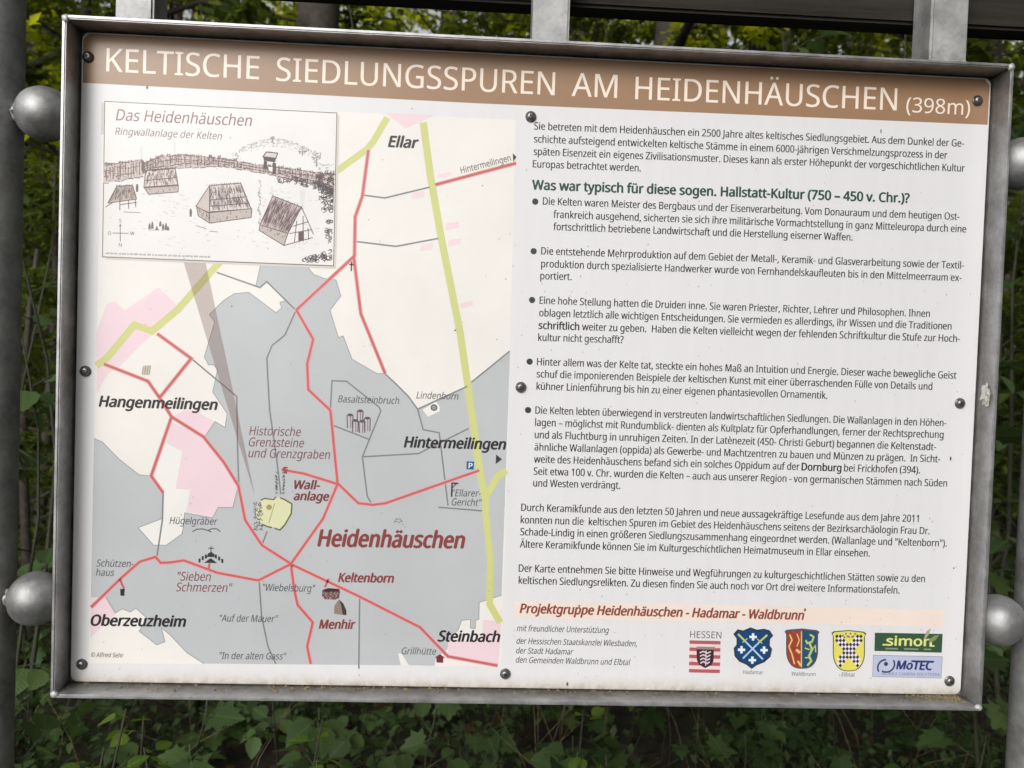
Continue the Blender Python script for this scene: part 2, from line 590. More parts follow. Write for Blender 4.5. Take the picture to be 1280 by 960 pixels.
# ------------------------------------------------------------------ the panel
PW, PH, PT = 0.6035, 0.4235, 0.004
def rrect(w, h, r, seg=5):
    out = []
    for (cx, cz, a0) in ((w - r, h - r, 0), (-w + r, h - r, 90), (-w + r, -h + r, 180), (w - r, -h + r, 270)):
        for k in range(seg + 1):
            a = R(a0 + 90 * k / seg)
            out.append((cx + r * math.cos(a), cz + r * math.sin(a)))
    return out
rr = rrect(PW, PH, 0.009)
bm = bmesh.new()
fr = [bm.verts.new((x, 0, z)) for x, z in rr]
bk = [bm.verts.new((x, PT, z)) for x, z in rr]
bm.faces.new(fr); bm.faces.new(bk[::-1])
for i in range(len(rr)):
    j = (i + 1) % len(rr)
    bm.faces.new((fr[i], bk[i], bk[j], fr[j]))
panel = link('panel', bm_mesh('panel', bm), M['panel'], board)
panel.location = (0, 0, ZC)
panel['label'] = 'white laminate panel printed with brown title band, map and German text'

def uv(px, py):                                   # photo pixel -> point on the panel's face
    p = at(px, py, 0.0)
    return Vector((p.x, p.z - ZC))

LY = 0.00003
def sheet(name, polys, material, layer):
    """flat print: list of polygons in panel coordinates"""
    v, f = [], []
    for iq, q in enumerate(polys):
        b = len(v)
        v += [(p[0], -LY * layer - 2e-6 * (iq % 12), p[1]) for p in q]
        if len(q) <= 4 and len(q) >= 3 and len(q) != 4:
            f.append((b, b + 1, b + 2))
        else:
            f += [tuple(b + i for i in t) for t in tessellate_polygon([[Vector((p[0], p[1], 0)) for p in q]])]
    return link(name, mesh(name, v, f), material, panel)

def area(name, pts, col, layer, lab=None):
    o = sheet(name, [[uv(*p) for p in pts]], ink(*col), layer)
    if lab:
        o['label'] = lab
    return o

PXM = (uv(700, 480) - uv(600, 480)).length / 100    # metres per photo pixel on the panel

def stroke(pts, wd):
    """polyline ribbon in panel metres, mitred"""
    pts = [Vector(p) for p in pts]
    n = len(pts)
    L, Rr = [], []
    for i in range(n):
        d0 = (pts[i] - pts[i - 1]).normalized() if i else None
        d1 = (pts[i + 1] - pts[i]).normalized() if i < n - 1 else None
        if d0 is None: d0 = d1
        if d1 is None: d1 = d0
        t = d0 + d1
        t = d1 if t.length < 1e-6 else t.normalized()
        nn = Vector((-t.y, t.x))
        k = wd / 2 / max(0.45, nn.dot(Vector((-d1.y, d1.x))))
        L.append(pts[i] + nn * k)
        Rr.append(pts[i] - nn * k)
    return [[L[i], L[i + 1], Rr[i + 1], Rr[i]] for i in range(n - 1)]

def line(name, pts, wpx, col, layer):
    return sheet(name, stroke([uv(*p) for p in pts], wpx * PXM), ink(*col), layer)

def disc(c, r, n=20):
    return [(c[0] + r * math.cos(2 * math.pi * k / n), c[1] + r * math.sin(2 * math.pi * k / n)) for k in range(n)]

# ---- lettering
FONT = None
try:
    fp = os.path.join(bpy.utils.system_resource('DATAFILES', path='fonts'), 'NotoSansHebrew-Regular.woff2')   # a font shipped with Blender
    if os.path.exists(fp):
        FONT = bpy.data.fonts.load(fp)
except Exception:
    FONT = None

def glyphs(body, bold=0.0, shear=0.0):
    cu = bpy.data.curves.new('lettering', 'FONT')
    if FONT:
        cu.font = FONT
    cu.body = body
    cu.size = 1.0
    cu.resolution_u = 3
    cu.shear = shear
    ob = bpy.data.objects.new('lettering', cu)
    me = bpy.data.meshes.new_from_object(ob)
    v = np.empty(len(me.vertices) * 3, dtype=np.float32)
    me.vertices.foreach_get('co', v)
    v = v.reshape(-1, 3)
    f = [tuple(p.vertices) for p in me.polygons]
    bpy.data.objects.remove(ob)
    bpy.data.curves.remove(cu)
    bpy.data.meshes.remove(me)
    return v, f

CAPH = float(glyphs('H')[0][:, 1].max())

def text(body, p0, p1, cap, col, bold=0.0, shear=0.0, layer=9, name='lettering', lab=None):
    """one run of print from baseline pixel p0 to p1, capital height cap in photo pixels"""
    v, f = glyphs(body, bold, shear)
    if not len(v):
        return None
    a, b = uv(*p0), uv(*p1)
    x0, x1 = float(v[:, 0].min()), float(v[:, 0].max())
    d = b - a
    ln = d.length
    e = d / ln
    n = Vector((-e.y, e.x))
    # capital height measured on the panel near the text
    q = uv((p0[0] + p1[0]) / 2, (p0[1] + p1[1]) / 2)
    q2 = uv((p0[0] + p1[0]) / 2, (p0[1] + p1[1]) / 2 - cap)
    sy = (q2 - q).length / CAPH
    sx = ln / (x1 - x0)
    out = [(a.x + e.x * (t[0] - x0) * sx + n.x * t[1] * sy, -LY * layer, a.y + e.y * (t[0] - x0) * sx + n.y * t[1] * sy) for t in v]
    if bold > 0.0015:                               # heavier weights: overprinted a hair apart
        base_v, nv = list(out), len(out)
        k = bold * sy
        shifts = ((-k, 0), (k, 0), (0, k * 0.7), (0, -k * 0.7)) if bold > 0.012 else ((-k, 0), (k, 0))
        out, fa = [], []
        for q_, (dx, dz) in enumerate(shifts):
            out += [(t[0] + dx, t[1] - 0.000006 * q_, t[2] + dz) for t in base_v]
            fa += [tuple(i + nv * q_ for i in t) for t in f]
        f = fa
    o = link(name, mesh(name, out, f), ink(*col), panel)
    if lab:
        o['label'] = lab
    return o

# ---- header band and title
P_ = lambda x, z: (x, z)
hb = [uv(94, 103), uv(600, 129.3), uv(1245, 156.5)]
e = 0.0015
band = [(-PW + e, hb[0].y), (hb[1].x, hb[1].y), (PW - e, hb[2].y), (PW - e, PH - 0.009), (PW - 0.009, PH - e), (-PW + 0.009, PH - e), (-PW + e, PH - 0.009)]
sheet('header_band', [band], ink(160, 126, 97), 2)['label'] = 'brown header band across the top of the panel'
TC = (250, 234, 220)
text('KELTISCHE', (133, 89.3), (323.5, 99.3), 29, TC, 0.004, 0, 9, 'title_word')
text('SIEDLUNGSSPUREN', (345.5, 101), (693, 119.2), 29, TC, 0.004, 0, 9, 'title_word')
text('AM', (714.5, 120), (771, 122.6), 29, TC, 0.004, 0, 9, 'title_word')
text('HEIDENHÄUSCHEN', (794, 124), (1120.5, 138.2), 28, TC, 0.004, 0, 9, 'title_word')
text('(398m)', (1132.5, 140), (1212, 144), 18.5, TC, 0.002, 0, 9, 'title_word')

# ---- body text
BK = (44, 42, 46)
LINES = [
    ('Sie betreten mit dem Heidenhäuschen ein 2500 Jahre altes keltisches Siedlungsgebiet. Aus dem Dunkel der Ge-', 667.7, 161.9, 1204.6, 183.5),
    ('schichte aufsteigend entwickelten keltische Stämme in einem 6000-jährigen Verschmelzungsprozess in der', 667.5, 178, 1183.7, 198.3),
    ('späten Eisenzeit ein eigenes Zivilisationsmuster. Dieses kann als erster Höhepunkt der vorgeschichtlichen Kultur', 667, 193.7, 1205.6, 214.6),
    ('Europas betrachtet werden.', 666, 209.2, 800.8, 214.3),
    ('Die Kelten waren Meister des Bergbaus und der Eisenverarbeitung. Vom Donauraum und dem heutigen Ost-', 678.5, 255.8, 1198.8, 275),
    ('frankreich ausgehend, sicherten sie sich ihre militärische Vormachtstellung in ganz Mitteleuropa durch eine', 691.7, 272.3, 1207.3, 290.6),
    ('fortschrittlich betriebene Landwirtschaft und die Herstellung eiserner Waffen.', 691.7, 287.6, 1065.4, 300.8),
    ('Die entstehende Mehrproduktion auf dem Gebiet der Metall-, Keramik- und Glasverarbeitung sowie der Textil-', 676.5, 318, 1204.6, 336),
    ('produktion durch spezialisierte Handwerker wurde von Fernhandelskaufleuten bis in den Mittelmeerraum ex-', 676.5, 334, 1201.5, 351.5),
    ('portiert.', 675.4, 349, 714.4, 350.2),
    ('Eine hohe Stellung hatten die Druiden inne. Sie waren Priester, Richter, Lehrer und Philosophen. Ihnen', 674.4, 379.7, 1161.9, 396.3),
    ('oblagen letztlich alle wichtigen Entscheidungen. Sie vermieden es allerdings, ihr Wissen und die Traditionen', 674, 395.3, 1189, 412),
    ('weiter zu geben.  Haben die Kelten vielleicht wegen der fehlenden Schriftkultur die Stufe zur Hoch-', 727.5, 412.7, 1199.4, 427.6),
    ('kultur nicht geschafft?', 672.7, 426, 779.2, 429),
    ('Hinter allem was der Kelte tat, steckte ein hohes Maß an Intuition und Energie. Dieser wache bewegliche Geist', 671.3, 456.5, 1195.2, 473.5),
    ('schuf die imponierenden Beispiele der keltischen Kunst mit einer überraschenden Fülle von Details und', 670.8, 471.7, 1165, 487.3),
    ('kühner Linienführung bis hin zu einer eigenen phantasievollen Ornamentik.', 670.6, 487, 1034, 498.5),
    ('Die Kelten lebten überwiegend in verstreuten landwirtschaftlichen Siedlungen. Die Wallanlagen in den Höhen-', 669.2, 517, 1182.5, 532.9),
    ('lagen – möglichst mit Rundumblick- dienten als Kultplatz für Opferhandlungen, ferner der Rechtsprechung', 668.8, 532.3, 1179, 547.6),
    ('und als Fluchtburg in unruhigen Zeiten. In der Latènezeit (450- Christi Geburt) begannen die Keltenstadt-', 668.3, 547.6, 1169.6, 562.8),
    ('ähnliche Wallanlagen (oppida) als Gewerbe- und Machtzentren zu bauen und Münzen zu prägen.  In Sicht-', 668, 563, 1174.8, 578),
    ('weite des Heidenhäuschens befand sich ein solches Oppidum auf der', 667.5, 578.2, 999, 587.6),
    ('bei Frickhofen (394).', 1055, 589.2, 1149.6, 591.8),
    ('Seit etwa 100 v. Chr. wurden die Kelten – auch aus unserer Region - von germanischen Stämmen nach Süden', 667, 593.3, 1183.5, 608.3),
    ('und Westen verdrängt.', 666.5, 608, 775, 611),
    ('Durch Keramikfunde aus den letzten 50 Jahren und neue aussagekräftige Lesefunde aus dem Jahre 2011', 651.5, 638.5, 1148, 652.5),
    ('konnten nun die  keltischen Spuren im Gebiet des Heidenhäuschens seitens der Bezirksarchäologin Frau Dr.', 650.8, 654, 1161.7, 667.9),
    ('Schade-Lindig in einen größeren Siedlungszusammenhang eingeordnet werden. (Wallanlage und "Keltenborn").', 650.4, 669, 1183, 683.3),
    ('Ältere Keramikfunde können Sie im Kulturgeschichtlichen Heimatmuseum in Ellar einsehen.', 649.8, 684.4, 1087, 695.8),
    ('Der Karte entnehmen Sie bitte Hinweise und Wegführungen zu kulturgeschichtlichen Stätten sowie zu den', 648.3, 714.6, 1155.8, 727.7),
    ('keltischen Siedlungsrelikten. Zu diesen finden Sie auch noch vor Ort drei weitere Informationstafeln.', 648.3, 729.6, 1124, 742),
]
for (s, x0, y0, x1, y1) in LINES:
    text(s, (x0, y0), (x1, y1), 9.0, BK, 0.011, 0, 9, 'text_line')
text('schriftlich', (673.3, 411.0), (723.7, 412.6), 9.2, BK, 0.022, 0, 9, 'text_word')
text('Dornburg', (1002, 587.8), (1051.3, 589.2), 9.2, BK, 0.022, 0, 9, 'text_word')
text('Was war typisch für diese sogen. Hallstatt-Kultur (750 – 450 v. Chr.)?', (665.4, 236.7), (1136.3, 253.5), 11.6, (38, 78, 68), 0.030, 0, 9, 'text_heading')
for c in ((669, 252), (667, 314), (665, 375), (662, 452), (660, 512.5)):
    sheet('bullet', [disc(uv(*c), 3.9 * PXM)], ink(52, 60, 60), 9)

sheet('footer_band', [[uv(643, 751), uv(1181, 762.5), uv(1179, 783.5), uv(642, 772)]], ink(243, 227, 216), 3)
text('Projektgruppe Heidenhäuschen - Hadamar - Waldbrunn', (650, 766), (1004.5, 774.6), 11.3, (146, 74, 60), 0.030, 0.2, 9, 'text_heading')
SM = (66, 64, 70)
text('mit freundlicher Unterstützung', (646, 788.8), (761, 791.3), 7.4, SM, 0.003, 0.22, 9, 'text_line')
text('der Hessischen Staatskanzlei Wiesbaden,', (645.5, 804.6), (796, 808), 7.4, SM, 0.003, 0.22, 9, 'text_line')
text('der Stadt Hadamar', (645, 816.6), (716.5, 818.3), 7.4, SM, 0.003, 0.22, 9, 'text_line')
text('den Gemeinden Waldbrunn und Elbtal', (644.6, 828.2), (787.8, 831.4), 7.4, SM, 0.003, 0.22, 9, 'text_line')

# ------------------------------------------------------------------ the printed map
CREAM, GREY, PINK = (239, 235, 230), (192, 195, 198), (240, 214, 222)
WHITE = (240, 238, 234)
area('map_sheet', [(128, 126), (645, 150), (627, 832), (110.5, 829)], CREAM, 2, 'printed map of the villages, roads and woods')
area('map_woodland', [
    (326, 330), (384, 333), (392, 343), (405, 348), (420, 350), (426, 370), (412.5, 388), (423, 422), (429, 420), (440, 449), (471, 467), (481, 467),
    (495, 480), (510, 495), (522, 511.5), (584, 483), (637.5, 438.5), (627, 744), (605, 751), (599, 753), (598.5, 774), (594.5, 775), (594, 785.5),
    (588, 785), (588, 774), (577, 775.5), (572, 789), (562, 800), (559, 812), (546, 822), (543, 832), (511, 831.5), (502, 817), (497.5, 817), (501, 831.5),
    (255, 829.5), (234, 816), (212, 793), (202, 785), (206, 802), (196, 806), (174, 789), (184, 773), (170, 760), (163, 765), (153, 761), (144, 766), (132, 746), (113.5, 748),
    (117.5, 548), (128, 552.5), (149, 574), (174, 593.5), (188.5, 595), (204, 616), (203, 648), (172.5, 659.5), (192, 681.5), (208, 681.5), (228, 667), (231, 641),
    (265.5, 647.5), (273, 634), (291, 634.5), (298, 607), (285, 584), (256, 546), (269, 527), (281.5, 534.5), (284, 517), (266, 490), (272, 462), (267, 456), (260.5, 456), (255.5, 446), (268.5, 402), (261.5, 393.5), (279, 376), (293, 367), (311, 365.5),
    (345, 391), (352, 385), (350, 378), (356, 376), (333.5, 352), (325, 359.5), (320, 357)], GREY, 4, 'grey woodland area of the map')
area('map_settlement', [(120.5, 415), (134, 380), (144, 376.5), (156, 388), (198, 359.5), (228, 388), (180, 427), (147, 461), (136, 466), (121, 491)], PINK, 3)
area('map_settlement', [(214, 521), (232, 512.5), (247, 515), (268.5, 527), (257, 545), (243, 540), (217, 524)], PINK, 5)
area('map_settlement', [(213, 527), (256, 546), (286, 585), (297, 607), (291, 634.5), (273, 634), (265.5, 647.5), (233, 639.5), (238, 612), (219.5, 611), (228, 564), (208, 554)], PINK, 5)
area('map_field', [(208, 554), (228, 564), (219.5, 611), (238, 612), (232, 640.5), (228, 667), (208, 681.5), (192, 681.5), (172.5, 659.5), (203, 648), (204, 616), (189, 595)], WHITE, 3)
area('map_settlement', [(113.3, 747), (131.5, 746), (144, 768), (113, 797)], PINK, 5)
area('map_settlement', [(482, 141.5), (543.5, 144), (507, 160.5)], PINK, 3)
area('map_settlement', [(560, 800), (603, 801), (604, 775), (626.5, 776), (622.5, 833), (560, 823)], PINK, 6)
area('map_field', [(545, 822), (560, 824), (622.5, 833), (543, 833)], CREAM, 5)
for q in ([(547, 218), (563, 215), (565, 219), (556, 222), (546, 222)], [(516, 241), (531, 239), (530, 247), (515, 249)], [(557, 279), (574, 277), (574, 285), (557, 288)],
          [(561, 300), (576, 298), (576, 305), (560, 308)], [(526, 307), (542, 303), (540, 312), (525, 314)], [(575, 379), (591, 376), (591, 382), (576, 386)]):
    area('map_hamlet', q, (240, 218, 222), 3)

YR, RR, GR = (210, 212, 138), (200, 104, 106), (134, 136, 138)
RC = (232, 168, 168)
line('map_main_road', [(120.5, 457), (133, 448), (168, 406), (190, 414), (222, 387), (275, 327)], 8.5, YR, 6)
line('map_main_road', [(420.5, 214), (458, 187), (466, 178), (484, 147)], 8, YR, 6)
line('map_main_road', [(529, 153), (538, 220), (552, 300), (575, 415), (587, 497), (600, 590), (606, 622)], 9, YR, 6)
line('map_main_road', [(608, 620), (622, 595), (633, 588)], 8.5, YR, 6)
line('map_main_road', [(606.5, 618), (607, 640), (613, 700), (612, 755), (625, 778)], 8.5, YR, 7)
REDS = [
    [(460.5, 187.5), (453, 245), (444, 271), (443, 320), (370.5, 387.5), (391.5, 424), (384, 455), (385.5, 487), (413, 513), (422, 604)],
    [(442, 320), (451, 392), (481.5, 467)],
    [(544, 231), (645, 204)],
    [(130, 455), (185, 476.5), (200, 498), (214.5, 521), (254.5, 546), (280, 578), (298, 607), (306.5, 650), (327.5, 681.5), (363.5, 704.5)],
    [(196.5, 417), (239, 448), (200.5, 496)],
    [(214.5, 521), (189, 595), (204, 616)],
    [(422, 604), (448, 629), (466, 631), (482, 629), (599, 588)],
    [(352, 587), (380, 592), (422, 605), (404, 648), (363.5, 705), (323, 725.5), (272, 716), (230, 700.5), (213, 703), (201, 703.5), (194.5, 696), (175, 702), (152, 722), (114, 759)],
    [(363.5, 704), (367.5, 735), (372, 756), (391, 778), (384, 808), (388.5, 830)],
    [(363.5, 705), (447, 744.5), (525, 784), (560, 820.5), (622, 832)],
]
for q in REDS:
    line('map_path_edge', q, 4.9, RC, 8 if q is not REDS[2] else 5)
for q in REDS:
    line('map_path', q, 2.8, RR, 9)
for q in ([(411, 723.5), (406, 734)], [(150, 724), (155, 736)], [(262, 704), (261, 711)]):
    line('map_path', q, 2.6, RR, 9)
GREYS = [
    [(455, 244), (481, 247.5), (537, 234)], [(446, 302), (495, 308), (548, 298)],
    [(271, 340.5), (325, 359.5), (333.5, 352), (370, 388), (356, 419), (340, 432), (333.5, 448), (337, 512), (346, 575), (351, 618)],
    [(239, 448), (296, 495.5), (297, 560), (298.5, 607)],
    [(413, 513), (415, 476), (433, 476.5), (474, 509), (476, 514), (453, 571), (459, 620), (464, 629)],
    [(417, 532), (461, 549)], [(453, 571), (523, 567), (586, 535.5)],
    [(481, 467), (495, 480), (510, 495), (522, 511.5), (529, 537), (549, 541), (560, 632)],
    [(522, 511.5), (584, 483)], [(589, 478), (637, 439)], [(548, 634), (603, 638.5)],
    [(204, 616), (203, 650), (196, 697)], [(324, 726), (327, 770), (335, 808), (345, 830)], [(449.5, 747), (448.5, 836)],
    [(334, 664), (328, 680)],
]
for q in GREYS:
    line('map_track', q, 1.9, GR, 7)
# thin dark outline of the woods
for q in ([(384, 333), (392, 343), (405, 348), (420, 350), (426, 370), (412.5, 388), (423, 422), (429, 420), (440, 449), (471, 467), (481, 467)],
          [(326, 330), (320, 357)], [(311, 365.5), (293, 367), (279, 376), (261.5, 393.5), (268.5, 402), (255.5, 446), (260.5, 456), (267, 456), (272, 462), (266, 490), (284, 517), (281.5, 534.5), (269, 527), (256, 546)],
          [(311, 365.5), (345, 391), (352, 385), (350, 378), (356, 376)], [(298, 607), (291, 634.5), (273, 634), (265.5, 647.5), (231, 641), (228, 667), (208, 681.5), (192, 681.5), (172.5, 659.5), (203, 648)],
          [(117.5, 548), (128, 552.5), (149, 574), (174, 593.5), (188.5, 595)], [(132, 746), (144, 766), (153, 761), (163, 765), (170, 760), (184, 773), (174, 789), (196, 806), (206, 802), (202, 785), (212, 793), (234, 816), (255, 829.5)],
          [(627, 744), (605, 751), (599, 753), (598.5, 774), (594.5, 775), (594, 785.5), (588, 785), (588, 774), (577, 775.5), (572, 789)]):
    line('map_wood_edge', q, 0.9, (150, 152, 154), 6)

# translucent wedge from the picture down to the ring wall
mt, n, p = mat('print_translucent_wedge')
p.inputs['Base Color'].default_value = srgb(150, 110, 100)
p.inputs['Roughness'].default_value = GLOSS
tb = N(n, 'ShaderNodeBsdfTransparent')
ms = N(n, 'ShaderNodeMixShader')
ms.inputs[0].default_value = 0.29
n.links.new(tb.outputs[0], ms.inputs[1])
n.links.new(p.outputs[0], ms.inputs[2])
n.links.new(ms.outputs[0], n.nodes['Material Output'].inputs['Surface'])
sheet('map_pointer_wedge', [[uv(229, 326), uv(257, 328), uv(298, 520), uv(318.5, 619), uv(287, 517)]], mt, 10)

# map symbols
line('map_cross', [(439.5, 327), (439, 339)], 1.6, (110, 70, 66), 10)
line('map_cross', [(436.5, 330.5), (442.5, 331)], 1.6, (110, 70, 66), 10)
area('map_arrow', [(641, 191.5), (641.5, 202), (645.5, 196.5)], (60, 52, 50), 10)
area('map_arrow', [(620, 568), (619.5, 580), (627.5, 574)], (58, 56, 62), 10)
area('map_parking_sign', [(583.5, 576.5), (592.5, 577), (592, 587), (583, 586.5)], (28, 92, 140), 9)
text('P', (585.8, 585.2), (590.3, 585.4), 6.6, (235, 240, 245), 0.02, 0, 11, 'lettering')
area('map_spring', [(528, 512), (545, 502), (549.5, 508), (550, 514), (535, 521)], WHITE, 8)
sheet('map_spring_dot', [disc(uv(542.5, 509.5), 4.2 * PXM)], ink(70, 72, 76), 9)
sheet('map_spring_dot', [disc(uv(542.5, 509.5), 3.0 * PXM)], ink(146, 148, 152), 10)
area('map_house', [(150.5, 736), (156, 736), (155.5, 745), (150.5, 744.5)], (50, 48, 50), 9)
area('map_house', [(544, 821.5), (550, 817.5), (556, 822), (554, 823), (554, 828.5), (545.5, 828), (545.5, 823)], (122, 52, 60), 9)
sheet('map_building', [[uv(180, 457), uv(189, 456.5), uv(187, 469), uv(177.5, 468.5)]], ink(196, 192, 172), 4)
sheet('map_building', [stroke([uv(179 + k * 3, 458), uv(177.8 + k * 3, 468)], 0.8 * PXM)[0] for k in range(4)], ink(150, 146, 126), 5)
# basalt columns
bas, bas2 = [], []
for (x, y, hgt) in ((437.5, 519, 16), (450, 514, 14), (459, 523, 16), (444, 526, 14), (452.5, 527, 14)):
    bas.append([uv(x - 4, y), uv(x + 4.5, y + 0.5), uv(x + 4, y + hgt), uv(x, y + hgt + 1), uv(x - 3.6, y + hgt - 1)])
    for dx in (-3.6, 3.8, 0.8):
        bas2 += stroke([uv(x + dx, y), uv(x + dx * 0.9, y + hgt)], (1.2 if dx != 0.8 else 0.7) * PXM)
    bas2.append([uv(x - 4, y), uv(x - 1.5, y - 2.2), uv(x + 2.5, y - 2), uv(x + 4.5, y + 0.4), uv(x, y + 1.6)])
sheet('map_basalt_columns', bas, ink(196, 186, 192), 9)
sheet('map_basalt_shading', bas2, ink(92, 84, 88), 10)
# ring wall
area('map_ring_wall', [(326, 627), (331, 622.5), (343, 624), (348, 621), (356, 624), (365.5, 630), (364, 643), (357, 655), (351, 663), (341, 659), (329, 656), (321, 650), (320, 637)], (222, 222, 180), 9)
line('map_ring_wall_edge', [(326, 625), (331, 623), (342, 624.5), (345, 621)], 1.5, (98, 100, 70), 10)
line('map_ring_wall_edge', [(350, 622), (356, 624.5), (365, 630), (364, 642), (356, 656), (350, 662.5), (343, 660)], 1.7, (98, 100, 70), 10)
line('map_ring_wall_edge', [(328, 655.5), (334, 658), (340, 659.5)], 1.7, (98, 100, 70), 10)
line('map_ring_wall_edge', [(343.5, 629), (336, 654)], 0.9, (160, 160, 110), 10)
sheet('map_ring_wall_mark', [disc(uv(336.5, 634), 3.6 * PXM, 7)], ink(166, 152, 96), 10)
sq = []
for k in range(75):
    c = uv(random.uniform(317.5, 328), random.uniform(628, 662))
    a = random.uniform(0, 6.28)
    d = Vector((math.cos(a), math.sin(a))) * 1.5 * PXM
    sq += stroke([c - d, c + Vector((d.y, -d.x)) * 0.6, c + d], 0.8 * PXM)
for k in range(34):
    t = random.random()
    for s in (-1, 1):
        c = uv(350 + s * 3.5 + random.uniform(-1, 1), 591 + 27 * t)
        sq += stroke([c, c + Vector((s * 2.0, 2.0)) * PXM], 0.7 * PXM)
sheet('map_hatching', sq, ink(112, 112, 110), 10)
sq = []
for k in range(12):
    c = uv(350 + random.uniform(0, 9), 586 + random.uniform(-2, 5))
    sq.append(disc(c, random.uniform(1, 1.9) * PXM, 7))
sheet('map_boundary_stones', sq, ink(150, 78, 84), 11)
# burial mounds, chapel with seven stations, gallows, well, standing stone
line('map_mound', [(240.5, 664.5), (246, 661.5), (253, 661), (260, 663), (264, 665)], 1.4, (96, 98, 98), 9)
line('map_mound', [(260, 663), (265, 660.8), (271, 661), (275.5, 664.5)], 1.4, (96, 98, 98), 9)
ch = []
for k, (x, y) in enumerate(((249.5, 700.5), (253.5, 697.5), (257.5, 695.5), (270, 695.5), (274, 698), (278, 701))):
    ch.append([uv(x - 1.3, y - 2.5), uv(x + 1.2, y - 2.4), uv(x + 1.2, y + 2.6), uv(x - 1.3, y + 2.5)])
ch.append([uv(258.5, 696), uv(260, 692), uv(264, 689.5), (uv(268, 692.5)), uv(268.5, 696.5)])
ch.append([uv(255, 703.5), uv(263.5, 697.5), uv(271.5, 703.8)])
ch += stroke([uv(264, 682.5), uv(263.7, 691)], 1.0 * PXM) + stroke([uv(260.3, 685.2), uv(267.6, 685.5)], 1.0 * PXM)
sheet('map_chapel', ch, ink(54, 52, 54), 9)
sheet('map_gallows', stroke([uv(564.5, 621), uv(565, 604), uv(573, 604.2)], 2.0 * PXM) + stroke([uv(565, 610), uv(570, 605)], 1.2 * PXM), ink(64, 62, 66), 10)
area('map_well', [(403, 737.5), (410, 735), (424, 736), (425, 739), (424, 747), (419, 749.5), (406, 749), (402.5, 745)], (108, 78, 76), 9)
area('map_well_rim', [(403.5, 737.5), (410, 735.5), (423.5, 736.2), (424, 738.5), (415, 740), (405, 739.5)], (66, 42, 44), 10)
sq = []
for k in range(40):
    c = uv(random.uniform(404, 423.5), random.uniform(740, 748.5))
    sq.append(disc(c, random.uniform(0.5, 1.0) * PXM, 5))
sheet('map_well_stones', sq, ink(172, 148, 142), 11)
area('map_standing_stone', [(417.5, 767), (418, 757), (423.5, 749.3), (429, 754), (433, 763), (433, 769), (428, 768.5)], (150, 132, 116), 9)
area('map_standing_stone_shade', [(424, 749.5), (429, 754), (433, 763), (433, 769), (428.5, 768.5), (426.5, 757)], (72, 62, 58), 10)
sq = []
for (x0, y0, x1, y1) in ((492, 654, 496, 648), (494.5, 649, 500, 648.5), (493, 652, 498, 652), (500, 648, 503, 652), (498, 654, 502, 651), (503, 655, 504, 656), (506, 658, 507, 659)):
    sq += stroke([uv(x0, y0), uv(x1, y1)], 0.9 * PXM)
sheet('map_small_mark', sq, ink(120, 124, 122), 9)

# map names
DK, RD = (46, 42, 46), (140, 66, 66)
def it(s, p0, p1, cap, col, bold=0.0, sh=0.22):
    text(s, p0, p1, cap, col, bold, sh, 12, 'map_name')
BO = 0.032
it('Ellar', (485.5, 183.4), (522.6, 185.2), 13.5, DK, BO)
it('Hintermeilingen', (577, 217), (639, 201), 8.2, (92, 72, 68), 0.0, 0)
it('Hangenmeilingen', (124, 508), (271.5, 512.3), 13.2, DK, BO)
it('Oberzeuzheim', (114, 781.7), (232, 783.2), 13.2, DK, BO)
it('Hintermeilingen', (505.3, 559), (632, 561.8), 13.2, DK, BO)
it('Steinbach', (547.5, 801.5), (624.5, 802.3), 13.2, DK, BO)
it('Heidenhäuschen', (397.5, 682.6), (580.3, 685.2), 20.5, RD, 0.030)
it('Keltenborn', (423, 727.3), (492, 728.2), 11, RD, BO)
it('Menhir', (399, 785.6), (444, 786), 11, RD, BO)
it('Wall-', (368.3, 611), (399.7, 611.6), 10.6, (128, 62, 64), BO)
it('anlage', (367.5, 625), (411, 625.8), 10.6, (128, 62, 64), BO)
BR = (132, 82, 86)
it('Historische', (311.5, 543.8), (376, 545.2), 11, BR, 0.002)
it('Grenzsteine', (311, 557.8), (380, 559.2), 11, BR, 0.002)
it('und Grenzgraben', (310.5, 571.5), (412.5, 573.7), 11, BR, 0.002)
it('"Sieben', (222, 725.6), (263.5, 726.2), 11, (140, 80, 82), 0.002)
it('Schmerzen"', (220, 739), (290.5, 740), 11, (140, 80, 82), 0.002)
GY = (80, 74, 80)
it('Basaltsteinbruch', (422.5, 502.8), (499, 505), 8.6, GY)
it('Lindenborn', (520.5, 498), (573, 499.5), 8.6, GY)
it('"Ellarer-', (565.5, 620.3), (601, 620.8), 8.6, GY)
it('Gericht"', (564.5, 631.6), (602, 632.4), 8.6, GY)
it('Hügelgräber', (212, 654.8), (272, 656), 8.8, GY)
it('Schützen-', (120.5, 708), (167, 709), 8.8, GY)
it('haus', (120, 719.5), (143, 720), 8.8, GY)
it('"Wiebelsburg"', (328.5, 738.5), (394, 739.7), 8.8, GY)
it('"Auf der Mauer"', (274.5, 776.8), (347.5, 777.5), 8.6, GY)
it('"In der alten Gass"', (274.5, 823.6), (358, 824.4), 8.6, GY)
it('Grillhütte', (502, 817.6), (545, 818.3), 8.4, GY)
it('© Alfred Sehr', (114, 821), (154.5, 821.8), 5.6, (110, 106, 106), 0.002)

